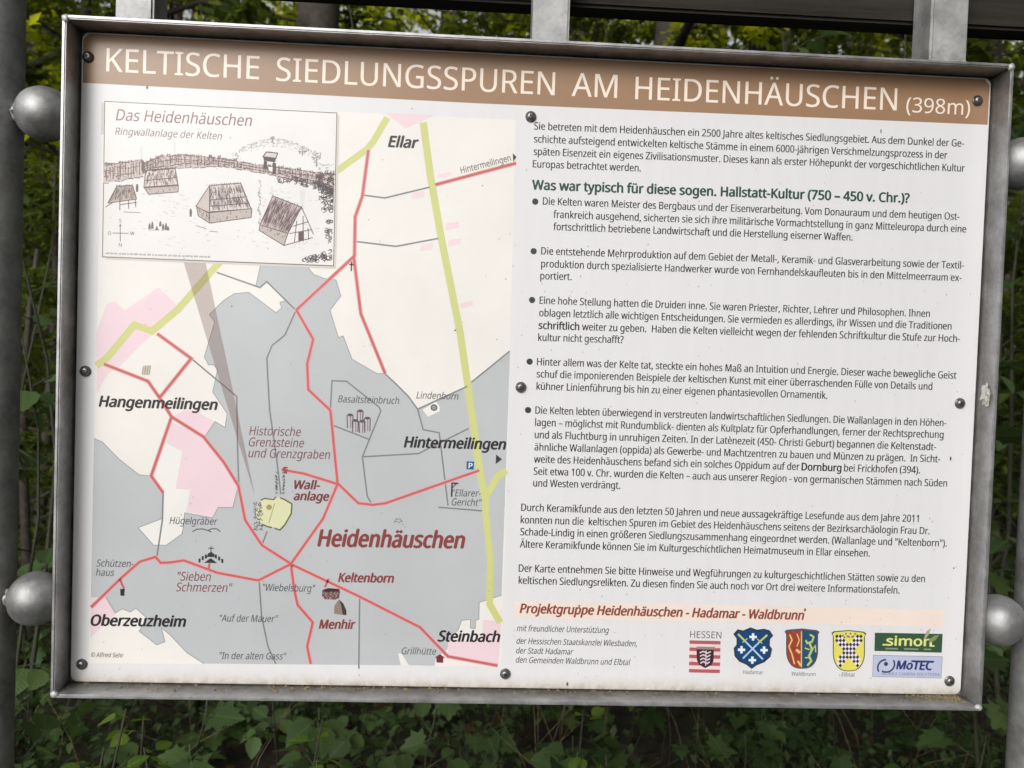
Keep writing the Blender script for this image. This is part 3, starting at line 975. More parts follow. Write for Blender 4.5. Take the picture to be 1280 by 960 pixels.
# ------------------------------------------------------------------ the inset drawing
def px_poly(pts):
    return [uv(*p) for p in pts]
area('picture_shadow', [(127, 128), (131, 128), (130, 168), (126.3, 168)], (206, 204, 198), 11)
area('picture_shadow', [(132, 321), (417, 333), (421.5, 144), (424, 144), (420, 336), (132, 324)], (214, 208, 200), 11)
area('picture_border', [(130.6, 126.3), (421.6, 140.8), (417.4, 333), (127.8, 321.6)], (104, 98, 98), 12)
area('picture_sheet', [(131.6, 127.4), (420.6, 141.8), (416.5, 331.8), (128.9, 320.5)], (236, 233, 231), 13, 'inset drawing of a Celtic ring-wall settlement')
SK, SK2 = (112, 86, 84), (74, 56, 58)
TA = (206, 192, 186)
text('Das Heidenhäuschen', (145, 150.5), (315, 157.8), 14, (140, 92, 92), 0.002, 0.2, 15, 'lettering')
text('Ringwallanlage der Kelten', (144, 168.3), (277.5, 174.6), 8.8, (130, 106, 104), 0.002, 0.22, 15, 'lettering')

def pst(pts, wpx):
    return stroke([uv(*p) for p in pts], wpx * PXM)

def lerp(path, t):
    k = min(int(t * (len(path) - 1)), len(path) - 2)
    u = t * (len(path) - 1) - k
    return (path[k][0] * (1 - u) + path[k + 1][0] * u, path[k][1] * (1 - u) + path[k + 1][1] * u)

# palisade: top and foot lines
top = [(130, 206), (152, 203), (178, 200), (180, 205), (200, 195), (225, 194), (255, 196), (275, 198), (300, 202), (330, 207), (345, 209), (370, 212), (395, 216), (418, 217)]
bot = [(129, 229), (152, 226), (177, 221), (180, 214), (200, 213), (225, 210), (255, 209), (275, 208), (300, 212), (330, 217), (345, 220), (370, 226), (395, 230), (418, 240)]
fill = [uv(*p) for p in top] + [uv(*p) for p in reversed(bot)]
sheet('sketch_palisade', [fill], ink(*TA), 14)
q = []
for k in range(150):
    t = (k + random.random()) / 150
    a, b = lerp(top, t), lerp(bot, t)
    u0, u1 = random.uniform(-0.12, 0.35), random.uniform(0.5, 1.0)
    q += pst([(a[0], a[1] + (b[1] - a[1]) * u0), (a[0] + random.uniform(-0.6, 0.6), a[1] + (b[1] - a[1]) * u1)], random.uniform(0.5, 1.0))
for lvl in (0.0, 0.36, 0.7, 1.0):
    for k in range(40):
        t0 = k / 40
        if random.random() < 0.85:
            pts = []
            for t in (t0, min(1, t0 + 0.022)):
                a, b = lerp(top, t), lerp(bot, t)
                pts.append((a[0], a[1] + (b[1] - a[1]) * (lvl + random.uniform(-0.06, 0.06))))
            q += pst(pts, random.uniform(0.7, 1.3))
for k in range(46):                                   # merlons along the top
    t = (k + 0.2) / 46
    a, a2 = lerp(top, t), lerp(top, min(1, t + 0.013))
    if random.random() < 0.75:
        dx, hh = random.uniform(-1.2, 1.2), random.uniform(0.8, 4.2)
        for u in range(4):
            xx = a[0] + dx + (a2[0] - a[0]) * u / 3
            q += pst([(xx, a[1] + 1.5), (xx + random.uniform(-0.5, 0.5), a[1] - hh * random.uniform(0.6, 1.1))], random.uniform(0.6, 1.1))
for k in range(620):
    t = random.random()
    a, b = lerp(top, t), lerp(bot, t)
    y = a[1] + (b[1] - a[1]) * random.random()
    q += pst([(a[0], y), (a[0] + random.uniform(1, 2.6), y + random.uniform(-0.8, 0.8))], random.uniform(0.4, 0.8))
sheet('sketch_palisade_hatching', q, ink(*SK), 15)

def hatch(quad, n, wd, jitter=0.5, along=True):
    """strokes down a four-sided face (a, b top edge; c, d bottom edge)"""
    a, b, c, d = quad
    out = []
    for k in range(n):
        t = (k + random.random()) / n
        s0 = random.uniform(0, 0.8)
        s1 = min(1.0, s0 + random.uniform(0.08, 0.35))
        p = (a[0] + (b[0] - a[0]) * t, a[1] + (b[1] - a[1]) * t)
        r = (d[0] + (c[0] - d[0]) * t, d[1] + (c[1] - d[1]) * t)
        out += pst([(p[0] + (r[0] - p[0]) * s0, p[1] + (r[1] - p[1]) * s0), (p[0] + (r[0] - p[0]) * s1 + random.uniform(-jitter, jitter), p[1] + (r[1] - p[1]) * s1)], wd * random.uniform(0.6, 1.3))
    return out

def hut(name, roof_q, walls, n, extra=(), tone=TA):
    fills = [px_poly(roof_q)]
    sheet(name, fills, ink(*tone), 14)
    q = hatch(roof_q, n * 2, 0.5)
    a, b, c, d = roof_q
    for e0, e1 in ((a, b), (b, c), (c, d), (d, a)):
        q += pst([e0, e1], 1.0)
    for k in range(14):                               # ragged ridge
        t = k / 13
        x, y = a[0] + (b[0] - a[0]) * t, a[1] + (b[1] - a[1]) * t
        q += pst([(x, y + 1), (x + random.uniform(-1, 1), y - random.uniform(0.8, 2.2))], 0.8)
    wf = []
    for wq in walls:
        wf.append(px_poly(wq))
        q += hatch(wq, 14, 0.7)
        for i in range(4):
            q += pst([wq[i], wq[(i + 1) % 4]], 1.0)
    for e_ in extra:
        q += pst(e_, 1.0)
    if wf:
        sheet(name + '_wall', wf, ink(192, 180, 174), 14)
    sheet(name + '_hatching', q, ink(104, 82, 82), 16)

hut('sketch_hut', [(146, 233), (166, 232), (171, 249), (135, 254)], [], 60, [[(150, 250), (150, 263)], [(161, 250), (161, 261)], [(169, 248), (170, 259)], [(143, 252), (132, 259)], [(150, 256), (171, 253)]], (192, 178, 164))
hut('sketch_hut', [(182, 213), (219, 210), (223, 232), (180, 235)], [[(180, 234), (223, 231), (223, 240), (186, 243)]], 70, [[(181, 226), (222, 222)]], (222, 208, 202))
hut('sketch_long_house', [(262, 232), (301, 229), (314, 261), (262, 266)], [[(262, 265), (315, 261), (314, 272), (262, 279)], [(246, 259), (262, 266), (262, 279), (248, 270)]], 110,
    [[(262, 232), (245, 258), (262, 267)], [(264, 250), (309, 246)], [(262, 258), (312, 254)]], (218, 208, 204))
area('sketch_roof_end', [(262, 232), (262, 266), (245, 258.5)], (204, 192, 186), 14)
hut('sketch_timber_house', [(341, 245), (377, 259), (360, 292), (325, 281)], [[(325, 281), (360, 292), (355, 307), (324, 288)]], 150, [[(377, 259), (392, 293)], [(360, 292), (355, 307)], [(325, 281), (324, 288), (355, 307)], [(355, 307), (391, 297)], [(366, 283), (386, 277)], [(362, 292), (390, 287)], [(371, 276), (368, 304)], [(379, 270), (379, 302)], [(385, 285), (386, 300)]], (200, 182, 180))
area('sketch_gable', [(377, 260), (391, 293), (391, 297), (356, 306), (360, 292)], (236, 232, 230), 14)
area('sketch_doorway', [(373, 290), (380, 288.5), (380, 300), (373, 302)], (92, 72, 72), 15)
# gate tower
area('sketch_gate_roof', [(333, 190), (347, 191.5), (345, 198), (329, 196)], (214, 206, 198), 15)
sheet('sketch_gate_tower', [px_poly([(329, 196), (345, 198), (344, 203), (330, 201)]), px_poly([(341, 203), (345, 204), (345, 218), (341.5, 217)]), px_poly([(330, 201), (334, 202), (334, 211), (329, 211)])] + pst([(333, 190), (347, 191.5), (345, 198), (329, 196), (333, 190)], 1.2), ink(*SK2), 16)
area('sketch_gate_opening', [(335.5, 208.5), (341, 209), (340.5, 215), (336, 213)], (240, 236, 233), 17)
# hill with dots and trees
q = []
for k in range(330):
    t = random.random()
    x = 290 + 125 * t
    yb = 197 - 24 * math.sin(min(1, max(0, (x - 285) / 115.0)) * math.pi) ** 0.8 + (8 if x > 390 else 0)
    y = yb + abs(random.gauss(0, 5))
    q += pst([(x, y), (x + random.uniform(0.6, 2.2), y + random.uniform(-0.5, 0.5))], random.uniform(0.4, 0.9))
sheet('sketch_hill', q, ink(160, 156, 156), 14)
for (x, y, r, hh) in ((341, 173, 2.5, 5), (378, 189, 5, 6), (396, 195, 6, 14)):
    q = pst([(x, y), (x, y + hh)], 1.1)
    for k in range(int(12 * r)):
        a, b = random.uniform(0, 6.28), random.random() ** 0.5 * r
        cx, cy = x + b * math.cos(a), y + b * math.sin(a)
        q += pst([(cx, cy), (cx + random.uniform(-1.4, 1.4), cy + random.uniform(-1.4, 1.4))], 0.6)
    sheet('sketch_tree', q, ink(124, 120, 120), 15)
# tumbled stones on the right side
stones = []
for k in range(120):
    t = random.random()
    x, y = 345 + 73 * t ** 0.7, 225 + random.uniform(-3, 6) + 14 * t ** 2
    stones.append((x, y, random.uniform(1.2, 2.6)))
for k in range(130):
    y = 218 + 46 * random.random() ** 1.4
    stones.append((random.uniform(400 - (250 - y) * 0.1, 418.5), y, random.uniform(1.5, 3.0)))
for k in range(26):
    stones.append((random.uniform(408, 416), random.uniform(276, 304), random.uniform(1.5, 2.6)))
for k in range(46):
    x = random.uniform(380, 414)
    stones.append((x, random.uniform(326 - (x - 375) * 0.35, 327), random.uniform(1.8, 3.6)))
q = []
for (x, y, r) in stones:
    a0 = random.uniform(0, 6.28)
    pts = [(min(419 - (y - 140) * 0.022, x + r * random.uniform(0.7, 1.3) * math.cos(a0 + k * 1.05)), y + 0.75 * r * math.sin(a0 + k * 1.05)) for k in range(6)]
    q += pst(pts[:random.choice((4, 5, 6))], random.uniform(0.6, 1.1))
sheet('sketch_stones', q, ink(78, 68, 70), 15)
for (x, y0, y1, w_) in ((218.5, 178, 196, 2.5), (177, 184, 200, 3), (340, 233, 247, 3), (378, 238, 262, 6)):
    area('sketch_smoke', [(x - w_ / 2, y0), (x + w_ / 2, y0), (x + w_ * 0.4, y1), (x - w_ * 0.4, y1)], (224, 222, 222), 14)
q = []
for k in range(420):
    x, y = random.uniform(134, 410), random.uniform(236, 312)
    if noise.noise(Vector((x * 0.03, y * 0.05, 2.0))) > 0.05:
        q += pst([(x, y), (x + random.uniform(1.5, 5), y + random.uniform(-0.6, 0.6))], random.uniform(0.4, 0.9))
sheet('sketch_ground_shading', q, ink(212, 206, 204), 13.5)['kind'] = 'stuff'
# footpath, people, compass rose, credit line
q = []
for k in range(34):
    y = 226 + k * 1.6
    q += pst([(324 + 2 * math.sin(k * 0.5) + random.uniform(-1, 1), y), (325 + random.uniform(-1, 2), y + 0.8)], 0.8)
sheet('sketch_footpath', q, ink(120, 112, 112), 15)
q = []
for (x, y, hh) in ((187, 279, 7), (190.5, 277, 9), (196, 283, 5), (200.5, 276.5, 6.5), (204, 280, 7), (207.5, 279, 8), (210, 283, 4.5)):
    q.append(px_poly([(x - 0.6, y), (x + 0.7, y), (x + 1.5, y + hh * 0.4), (x + 1.7, y + hh), (x - 1.6, y + hh), (x - 1.2, y + hh * 0.4)]))
for k in range(16):
    x = random.uniform(186, 211)
    q += pst([(x, 287 + random.random()), (x + random.uniform(1, 3), 287 + random.random())], 0.7)
sheet('sketch_group', q, ink(110, 100, 100), 15)
for x, y in ((238.5, 261), (171.5, 230)):
    sheet('sketch_figure', [px_poly([(x - 0.9, y), (x + 0.9, y), (x + 1.6, y + 4), (x + 1.2, y + 10), (x - 1.2, y + 10), (x - 1.6, y + 4)])], ink(96, 84, 84), 15)
q = []
for (x0, y0, x1, y1) in ((245, 282, 258, 286), (262, 289, 272, 290), (155, 265, 176, 266)):
    q += pst([(x0, y0), (x1, y1)], 0.7)
sheet('sketch_ground_strokes', q, ink(110, 100, 100), 15)['kind'] = 'stuff'
q = pst([(150.5, 280), (150.5, 302)], 0.9) + pst([(141, 291.3), (161, 291.8)], 0.9)
q.append(px_poly([(149, 283), (150.5, 279), (152, 283)]))
sheet('compass_rose', q, ink(112, 108, 108), 15)
for ch_, p0, p1 in (('S', (149.2, 278), (152, 278.1)), ('N', (148.8, 308.3), (152.2, 308.5)), ('O', (135, 293.6), (139, 293.8)), ('W', (163, 294), (168, 294.2))):
    text(ch_, p0, p1, 4.4, (112, 108, 108), 0.01, 0, 15, 'lettering')
q = []
x = 132.5
while x < 260:
    l = random.uniform(1.2, 6)
    y = 316.8 + (x - 132) * 0.036
    for k in range(int(l / 1.1) + 1):
        q += pst([(x + k * 1.1, y - random.uniform(0.8, 1.6)), (x + k * 1.1 + 0.3, y + 0.9)], 0.55)
    x += l + 1.6
sheet('credit_line', q, ink(120, 112, 110), 15)

# ------------------------------------------------------------------ crests and sponsor signs
text('HESSEN', (862.5, 797), (901.5, 797.9), 8.3, (92, 90, 98), 0.0, 0, 9, 'lettering')
st = []
for k in range(5):
    y0 = 800.3 + k * 8.95
    st.append(px_poly([(862 - k * 0.22, y0), (900.7 - k * 0.22, y0 + 0.9), (900.5 - k * 0.22, y0 + 5.2), (861.8 - k * 0.22, y0 + 4.3)]))
area('crest_field', [(862, 800.5), (900.7, 801.5), (899.5, 840.5), (860.8, 839.5)], (244, 214, 218), 9)
sheet('crest_stripes', st, ink(182, 98, 102), 10)
area('crest_shield', [(870.5, 811.5), (892.3, 812), (891.8, 826), (889, 831.5), (881.5, 835), (874, 831), (871, 825)], (70, 44, 54), 11)
area('crest_crown', [(870.5, 808), (894, 808.6), (892.5, 812), (871.5, 811.4)], (150, 140, 130), 12)
q = []
for k in range(4):
    y = 815 + k * 4.3
    q += pst([(874.5 + k * 0.3, y + 1), (879, y - 1), (884, y + 1.4), (888.5 - k * 0.5, y - 0.6)], 1.7)
q += pst([(882.5, 813), (882, 832)], 1.3)
sheet('crest_lion', q, ink(226, 210, 214), 12)

def shield(name, cx, y0, w_, h_, col, layer, flare=2.0):
    pts = [(cx - w_ - flare, y0 + 2), (cx - w_ + 1, y0), (cx, y0 - 1.5), (cx + w_ - 1, y0 + 0.6), (cx + w_ + flare, y0 + 3), (cx + w_, y0 + 6)]
    for k in range(9):
        t = k / 8
        pts.append((cx + w_ * math.cos(t * math.pi / 2) ** 0.75 if t < 1 else cx, y0 + h_ * 0.55 + h_ * 0.45 * math.sin(t * math.pi / 2)))
    for k in range(7, -1, -1):
        t = k / 8
        pts.append((cx - w_ * math.cos(t * math.pi / 2) ** 0.75, y0 + h_ * 0.55 + h_ * 0.45 * math.sin(t * math.pi / 2)))
    pts.append((cx - w_, y0 + 6))
    return area(name, pts, col, layer)

# blue crest with two crossed swords and four crosses
sh = [(916.5, 792.5), (922, 786.5), (929, 788), (938, 784), (946, 787), (955, 785.8), (962, 787.8), (966.5, 794.5), (962.5, 799), (962, 807), (965, 811), (963, 821), (955, 828), (946, 831.5), (939.5, 836), (933, 831), (924, 827), (918, 820), (917, 810), (920.5, 806), (920.5, 798)]
area('crest_rim', sh, (60, 56, 70), 9)
cc = (940.5, 809)
area('crest_field', [(cc[0] + (x - cc[0]) * 0.91, cc[1] + (y - cc[1]) * 0.92) for x, y in sh], (24, 72, 120), 10)
sheet('crest_swords', pst([(930, 800), (953.5, 824)], 2.2) + pst([(950.5, 801), (928.5, 823)], 2.2), ink(176, 206, 232), 12)
sheet('crest_sword_hilts', pst([(922.5, 792.5), (931, 801)], 2.4) + pst([(959, 793.5), (949.5, 802)], 2.4) + pst([(928, 803), (934, 798)], 1.3) + pst([(946.5, 798.5), (952.5, 804)], 1.3), ink(196, 204, 120), 13)
q = []
for (x, y) in ((941.3, 796), (926.8, 812), (955, 812.5), (940.3, 825)):
    q += pst([(x - 4.6, y), (x + 4.6, y + 0.2)], 3.2) + pst([(x, y - 4.6), (x - 0.1, y + 4.6)], 3.2)
sheet('crest_crosses', q, ink(232, 240, 246), 12)
text('Hadamar', (928.5, 842.3), (954, 842.9), 4.8, (88, 86, 92), 0.0, 0.2, 9, 'lettering')
# red and blue crest
shield('crest_rim', 1002.5, 787, 20, 49, (96, 84, 96), 9)
def halfshield(sgn):
    pts = [(1002.5, 788)]
    pts.append((1002.5 + sgn * 18.3, 789.5))
    for k in range(9):
        t = k / 8
        pts.append((1002.5 + sgn * 18.3 * math.cos(t * math.pi / 2) ** 0.75 if t < 1 else 1002.5, 787 + 27 + 20.5 * math.sin(t * math.pi / 2)))
    return pts
area('crest_field', halfshield(-1), (160, 68, 58), 10)
area('crest_field', halfshield(1), (40, 84, 118), 10)
q = pst([(987, 793), (990, 800), (986, 808), (990, 818), (993, 830)], 2.0) + pst([(996, 792), (999, 800), (996, 808)], 1.6) + pst([(995, 812), (1000, 816)], 3.6) + pst([(997, 826), (1001, 832)], 2.6) + pst([(1001.8, 789), (1001.6, 834)], 1.5)
sheet('crest_gold_figure', q, ink(232, 196, 112), 11)
q = pst([(1012, 793), (1017, 796), (1015, 802), (1009, 804), (1007, 800)], 2.4) + pst([(1012, 804), (1015, 812), (1011, 820), (1014, 826), (1009, 832)], 2.8) + pst([(1015, 812), (1019, 807), (1019.5, 815)], 1.6) + pst([(1006, 810), (1012, 812)], 1.6) + pst([(1006, 822), (1011, 822)], 1.8)
sheet('crest_lion', q, ink(196, 206, 104), 11)
text('Waldbrunn', (989.5, 844.3), (1019.5, 845), 4.8, (88, 86, 92), 0.0, 0.2, 9, 'lettering')
# yellow crest with a chequered saltire
shield('crest_rim', 1061, 789, 20, 50, (78, 76, 62), 9)
shield('crest_field', 1061, 790.2, 18.8, 47.8, (232, 222, 104), 10, 1.5)
qb, qw = [], []
for p in range(-7, 8):
    for q in range(-7, 8):
        if abs(p) > 1 and abs(q) > 1:
            continue
        x, y = 1061 + (p - q) * 2.15, 813.5 + (p + q) * 2.6
        if abs(x - 1061) > 17.2 or y > 832 or y < 793 or (y > 824 and abs(x - 1061) > 14):
            continue
        (qb if (p + q) % 2 else qw).append(px_poly([(x - 2.15, y), (x, y - 2.6), (x + 2.15, y), (x, y + 2.6)]))
sheet('crest_checks', qw, ink(236, 230, 238), 11)
sheet('crest_checks', qb, ink(50, 40, 56), 12)
q = []
for k in range(9):
    q.append(disc(uv(1053.5 + k * 1.9, 793 + 2.5 * math.sin(k * 2.2) + 1.5), 1.4 * PXM, 6))
sheet('crest_crown', q, ink(128, 110, 130), 12)
text('Elbtal', (1051.5, 845.3), (1068, 845.8), 4.8, (88, 86, 92), 0.0, 0.2, 9, 'lettering')
# sponsors
area('sponsor_sign', [(1093.5, 790.8), (1178.2, 792.3), (1177, 815.8), (1093, 813.5)], (58, 88, 66), 9)
text('simon', (1108, 806.5), (1164, 807.5), 11.5, (226, 230, 140), 0.028, 0, 11, 'lettering')
sheet('sponsor_underline', pst([(1103, 805.8), (1112, 806)], 2.0) + pst([(1162, 807.3), (1168, 807.5)], 2.0), ink(226, 230, 140), 11)
area('sponsor_leaf', [(1154, 800), (1158, 789), (1163.5, 785.2), (1161, 793), (1156.5, 799)], (176, 172, 138), 12)
area('sponsor_leaf', [(1160, 800), (1168, 794.5), (1174, 793.5), (1169, 800), (1163, 803)], (142, 148, 96), 12)
q = []
for x0, x1 in ((1107, 1122), (1130, 1147), (1155, 1163)):
    x = x0
    while x < x1:
        q += pst([(x, 809.6 + (x - 1107) * 0.02), (x + 0.5, 811.6 + (x - 1107) * 0.02)], 0.7)
        x += 1.3
sheet('sponsor_small_print', q, ink(176, 190, 150), 11)
area('sponsor_sign_rim', [(1091.3, 818.6), (1178.3, 820.4), (1176.6, 847.9), (1090.3, 845.8)], (150, 152, 170), 9)
area('sponsor_sign', [(1092, 819.4), (1177.6, 821.2), (1176, 847.2), (1091, 845.1)], (192, 198, 224), 10)
text('MoTEC', (1120.5, 836.2), (1165.5, 837.3), 10.5, (44, 62, 112), 0.04, 0.16, 12, 'lettering')
sheet('sponsor_bar', pst([(1139, 826.3), (1167.5, 827)], 2.3), ink(44, 62, 112), 12)
arc = lambda cx, cy, r, a0, a1: [(cx + r * math.cos(R(a0 + (a1 - a0) * k / 14)), cy + r * 0.95 * math.sin(R(a0 + (a1 - a0) * k / 14))) for k in range(15)]
sheet('sponsor_swirl', pst(arc(1107.5, 834.5, 10.5, 150, 270), 2.2) + pst(arc(1107.5, 830, 10.5, -30, 120), 2.2) + [disc(uv(1107.3, 829.8), 2.7 * PXM)], ink(58, 66, 98), 12)
text('MOBILE CAMERA SOLUTIONS', (1102.5, 843.6), (1174.5, 845), 3.6, (112, 112, 150), 0.004, 0, 12, 'lettering')

# ------------------------------------------------------------------ dirt specks, screws, debris
q = []
for k in range(420):
    x = random.uniform(640, 1215) if random.random() < 0.75 else random.uniform(110, 640)
    y = random.uniform(165, 850)
    c = uv(x, y)
    if abs(c.x) > PW - 0.01 or abs(c.y) > PH - 0.01:
        continue
    L_ = random.uniform(0.4, 1.6) * PXM
    wd = random.uniform(0.25, 0.7) * PXM
    a = random.gauss(1.57, 0.5)
    dx, dz = math.cos(a), math.sin(a)
    q.append([(c.x + dx * L_, c.y + dz * L_), (c.x - dz * wd, c.y + dx * wd), (c.x - dx * L_, c.y - dz * L_), (c.x + dz * wd, c.y - dx * wd)])
ds = sheet('dirt_specks', q, ink(158, 156, 152), 19)
ds['kind'] = 'stuff'
q = []
for (x, y, a, b) in ((184, 109, 1.2, 2.2), (1101, 164, 0.8, 3.4), (709, 855, 1.3, 3.0), (515, 136, 0.8, 0.8), (569, 413, 1.2, 1.2), (1006, 762, 1.4, 2.2), (917, 771, 1.4, 2.0), (724, 757, 1.3, 1.3), (1192, 710, 1.2, 1.0), (1188, 573, 1.2, 2.6), (603, 232, 0.8, 0.8), (290, 383, 1.0, 1.0)):
    c = uv(x, y)
    q.append([(c.x + a * PXM * math.cos(t) * random.uniform(0.7, 1.2), c.y + b * PXM * math.sin(t) * random.uniform(0.7, 1.2)) for t in [k * 0.785 for k in range(8)]])
d2 = sheet('dirt_specks', q, ink(96, 94, 92), 20)
d2['kind'] = 'stuff'

# dome-headed screws
def screw_mesh():
    prof = [(0.0078, 0.0), (0.0078, 0.0009), (0.0074, 0.0014), (0.0064, 0.0017), (0.0064, 0.0021), (0.0059, 0.0034), (0.0048, 0.0046), (0.0034, 0.0052), (0.0022, 0.0054)]
    v, f, n_ = [], [], 24
    for (r, h) in prof:
        for k in range(n_):
            a = 2 * math.pi * k / n_
            v.append((r * math.cos(a), -h, r * math.sin(a)))
    for i in range(len(prof) - 1):
        for k in range(n_):
            k2 = (k + 1) % n_
            f.append((i * n_ + k, i * n_ + k2, (i + 1) * n_ + k2, (i + 1) * n_ + k))
    f.append(tuple((len(prof) - 1) * n_ + k for k in range(n_)))
    return mesh('screw', v, f, True)
def cross_mesh():
    v, f = [], []
    for (a, b) in ((0.0028, 0.0008), (0.0008, 0.0028)):
        b0 = len(v)
        v += [(-a, -0.0056, -b), (a, -0.0056, -b), (a, -0.0056, b), (-a, -0.0056, b), (-a, -0.004, -b), (a, -0.004, -b), (a, -0.004, b), (-a, -0.004, b)]
        f += [(b0, b0 + 1, b0 + 2, b0 + 3), (b0, b0 + 4, b0 + 5, b0 + 1), (b0 + 1, b0 + 5, b0 + 6, b0 + 2), (b0 + 2, b0 + 6, b0 + 7, b0 + 3), (b0 + 3, b0 + 7, b0 + 4, b0)]
        if b0:
            for i in range(b0, len(v)):
                v[i] = (v[i][0], v[i][1] - 0.00005, v[i][2])
    return mesh('cross_recess', v, f)
sm_, cm_ = screw_mesh(), cross_mesh()
for k, c in enumerate(((110.5, 71.5), (1221.5, 126), (663.5, 146), (107, 464), (651, 484), (1199.5, 504), (102.5, 830), (631.5, 842), (1186.5, 851))):
    p = uv(*c)
    s = link('screw', sm_, M['screw'], board)
    s.location = (p.x, -0.0026 if c[1] < 160 else -0.002, ZC + p.y)
    s.location.y = -0.0005
    s.rotation_euler = (0, random.uniform(0, 1.5), 0)
    s.scale = (0.93, 1, 0.93)
    link('cross_recess', cm_, M['socket'], s)

# crumbs of bark and moss along the lower flange
v, f = [], []
for k in range(420):
    x = random.uniform(-W2 + 0.01, W2 - 0.01) if random.random() < 0.6 else W2 - 0.012 - abs(random.gauss(0, 0.03))
    if abs(x) > W2 - 0.008:
        continue
    y = -random.random() ** 2 * 0.022 - 0.001
    z = -H2 + TH - 0.0003
    s = random.uniform(0.0006, 0.0022)
    a = random.uniform(0, 6.28)
    e1 = Vector((math.cos(a), math.sin(a), 0)) * s * random.uniform(1, 3)
    e2 = Vector((-math.sin(a), math.cos(a), 0)) * s
    b0 = len(v)
    c = Vector((x, y, z))
    v += [c - e1, c + e2, c + e1, c - e2, c + Vector((0, 0, s * 1.3))]
    f += [(b0, b0 + 1, b0 + 4), (b0 + 1, b0 + 2, b0 + 4), (b0 + 2, b0 + 3, b0 + 4), (b0 + 3, b0, b0 + 4)]
db = link('debris', mesh('debris', v, f), M['debris'], board)
db.location = (0, 0, ZC)
db['kind'] = 'stuff'
# pale crumpled cocoon stuck to the right flange
cp = at(1232, 495, -0.02)
for k in range(1):
    bm = bmesh.new()
    bmesh.ops.create_icosphere(bm, subdivisions=3, radius=1)
    for q_ in bm.verts:
        d = 1 + 0.75 * noise.noise(q_.co * 2.3) + 0.35 * noise.noise(q_.co * 5.1)
        q_.co = Vector((q_.co.x * 0.0038, q_.co.y * 0.008, q_.co.z * 0.0135)) * d + Vector((W2 - TH - 0.0012, -0.022, cp.z))
    link('cocoon', bm_mesh('cocoon', bm), M['cocoon'], board)['label'] = 'pale crumpled cocoon stuck to the frame'

# ------------------------------------------------------------------ vegetation
def ovate_leaf(ln, wd, cup=0.10, teeth=True):
    v, f = [], []
    n_ = 8
    for i in range(n_ + 1):
        t = i / n_
        w_ = wd * (math.sin(math.pi * min(1, t * 0.96 + 0.04) ** 0.78)) ** 0.85 if 0 < t < 1 else 0.0004
        if teeth and 0 < t < 1:
            w_ *= 1 + (0.07 if i % 2 else -0.05)
        y = ln * t
        z = -cup * ln * t * t
        v += [(-w_, y, z + w_ * 0.22), (0, y, z), (w_, y, z + w_ * 0.22)]
    for i in range(n_):
        b = i * 3
        f += [(b, b + 1, b + 4, b + 3), (b + 1, b + 2, b + 5, b + 4)]
    b0 = len(v)
    v += [(-0.0008, 0, 0), (0.0008, 0, 0), (0.0008, -ln * 0.28, 0.004), (-0.0008, -ln * 0.28, 0.004)]
    f.append((b0, b0 + 1, b0 + 2, b0 + 3))
    return mesh('leaf', v, f, True)

def lobed_leaf(s):
    out = []
    for a, r in ((-92, 0.18), (-60, 0.55), (-42, 0.50), (-22, 0.86), (-4, 0.56), (4, 0.60), (22, 0.90), (36, 0.62), (48, 0.66), (62, 0.84), (72, 0.74), (82, 0.98), (90, 1.10)):
        out.append((a, r))
    pts = [(s * r * math.cos(R(a)), s * (r * math.sin(R(a)) + 0.12)) for a, r in out]
    pts += [(-x, y) for x, y in reversed(pts[:-1])]
    v = [(0, s * 0.15, 0)] + [(x, y, abs(x) * 0.10 - 0.06 * y * y / s + 0.03 * s * math.sin(x * 60)) for x, y in pts]
    n_ = len(pts)
    f = [(0, 1 + i, 1 + (i + 1) % n_) for i in range(n_)]
    b0 = len(v)
    v += [(-0.001, 0, 0), (0.001, 0, 0), (0.001, -s * 0.8, 0.006), (-0.001, -s * 0.8, 0.006)]
    f.append((b0, b0 + 1, b0 + 2, b0 + 3))
    return mesh('leaf', v, f, True)

LEAF = {}
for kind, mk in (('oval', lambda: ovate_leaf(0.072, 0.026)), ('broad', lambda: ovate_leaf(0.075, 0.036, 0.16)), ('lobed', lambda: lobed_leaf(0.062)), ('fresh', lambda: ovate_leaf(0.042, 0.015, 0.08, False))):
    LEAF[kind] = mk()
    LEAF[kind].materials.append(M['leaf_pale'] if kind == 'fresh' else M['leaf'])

LAB = {
    'oval': ('leafy sapling with narrow oval leaves growing in the undergrowth behind the sign', 'sapling'),
    'broad': ('sapling with broad rounded green leaves growing in the undergrowth behind the sign', 'sapling'),
    'lobed': ('young plant with large lobed maple-like leaves in the undergrowth behind the sign', 'sapling'),
    'fresh': ('small seedling with bright yellow-green leaves in the undergrowth behind the sign', 'seedling'),
}
def where(x, y):
    side = 'on its map side' if x < -0.35 - 0.3 * y else ('on its text side' if x > 0.35 + 0.3 * y else 'at its middle')
    return ('close behind the sign ' if y < 1.1 else 'a few steps behind the sign ' if y < 2.3 else 'well behind the sign ') + side

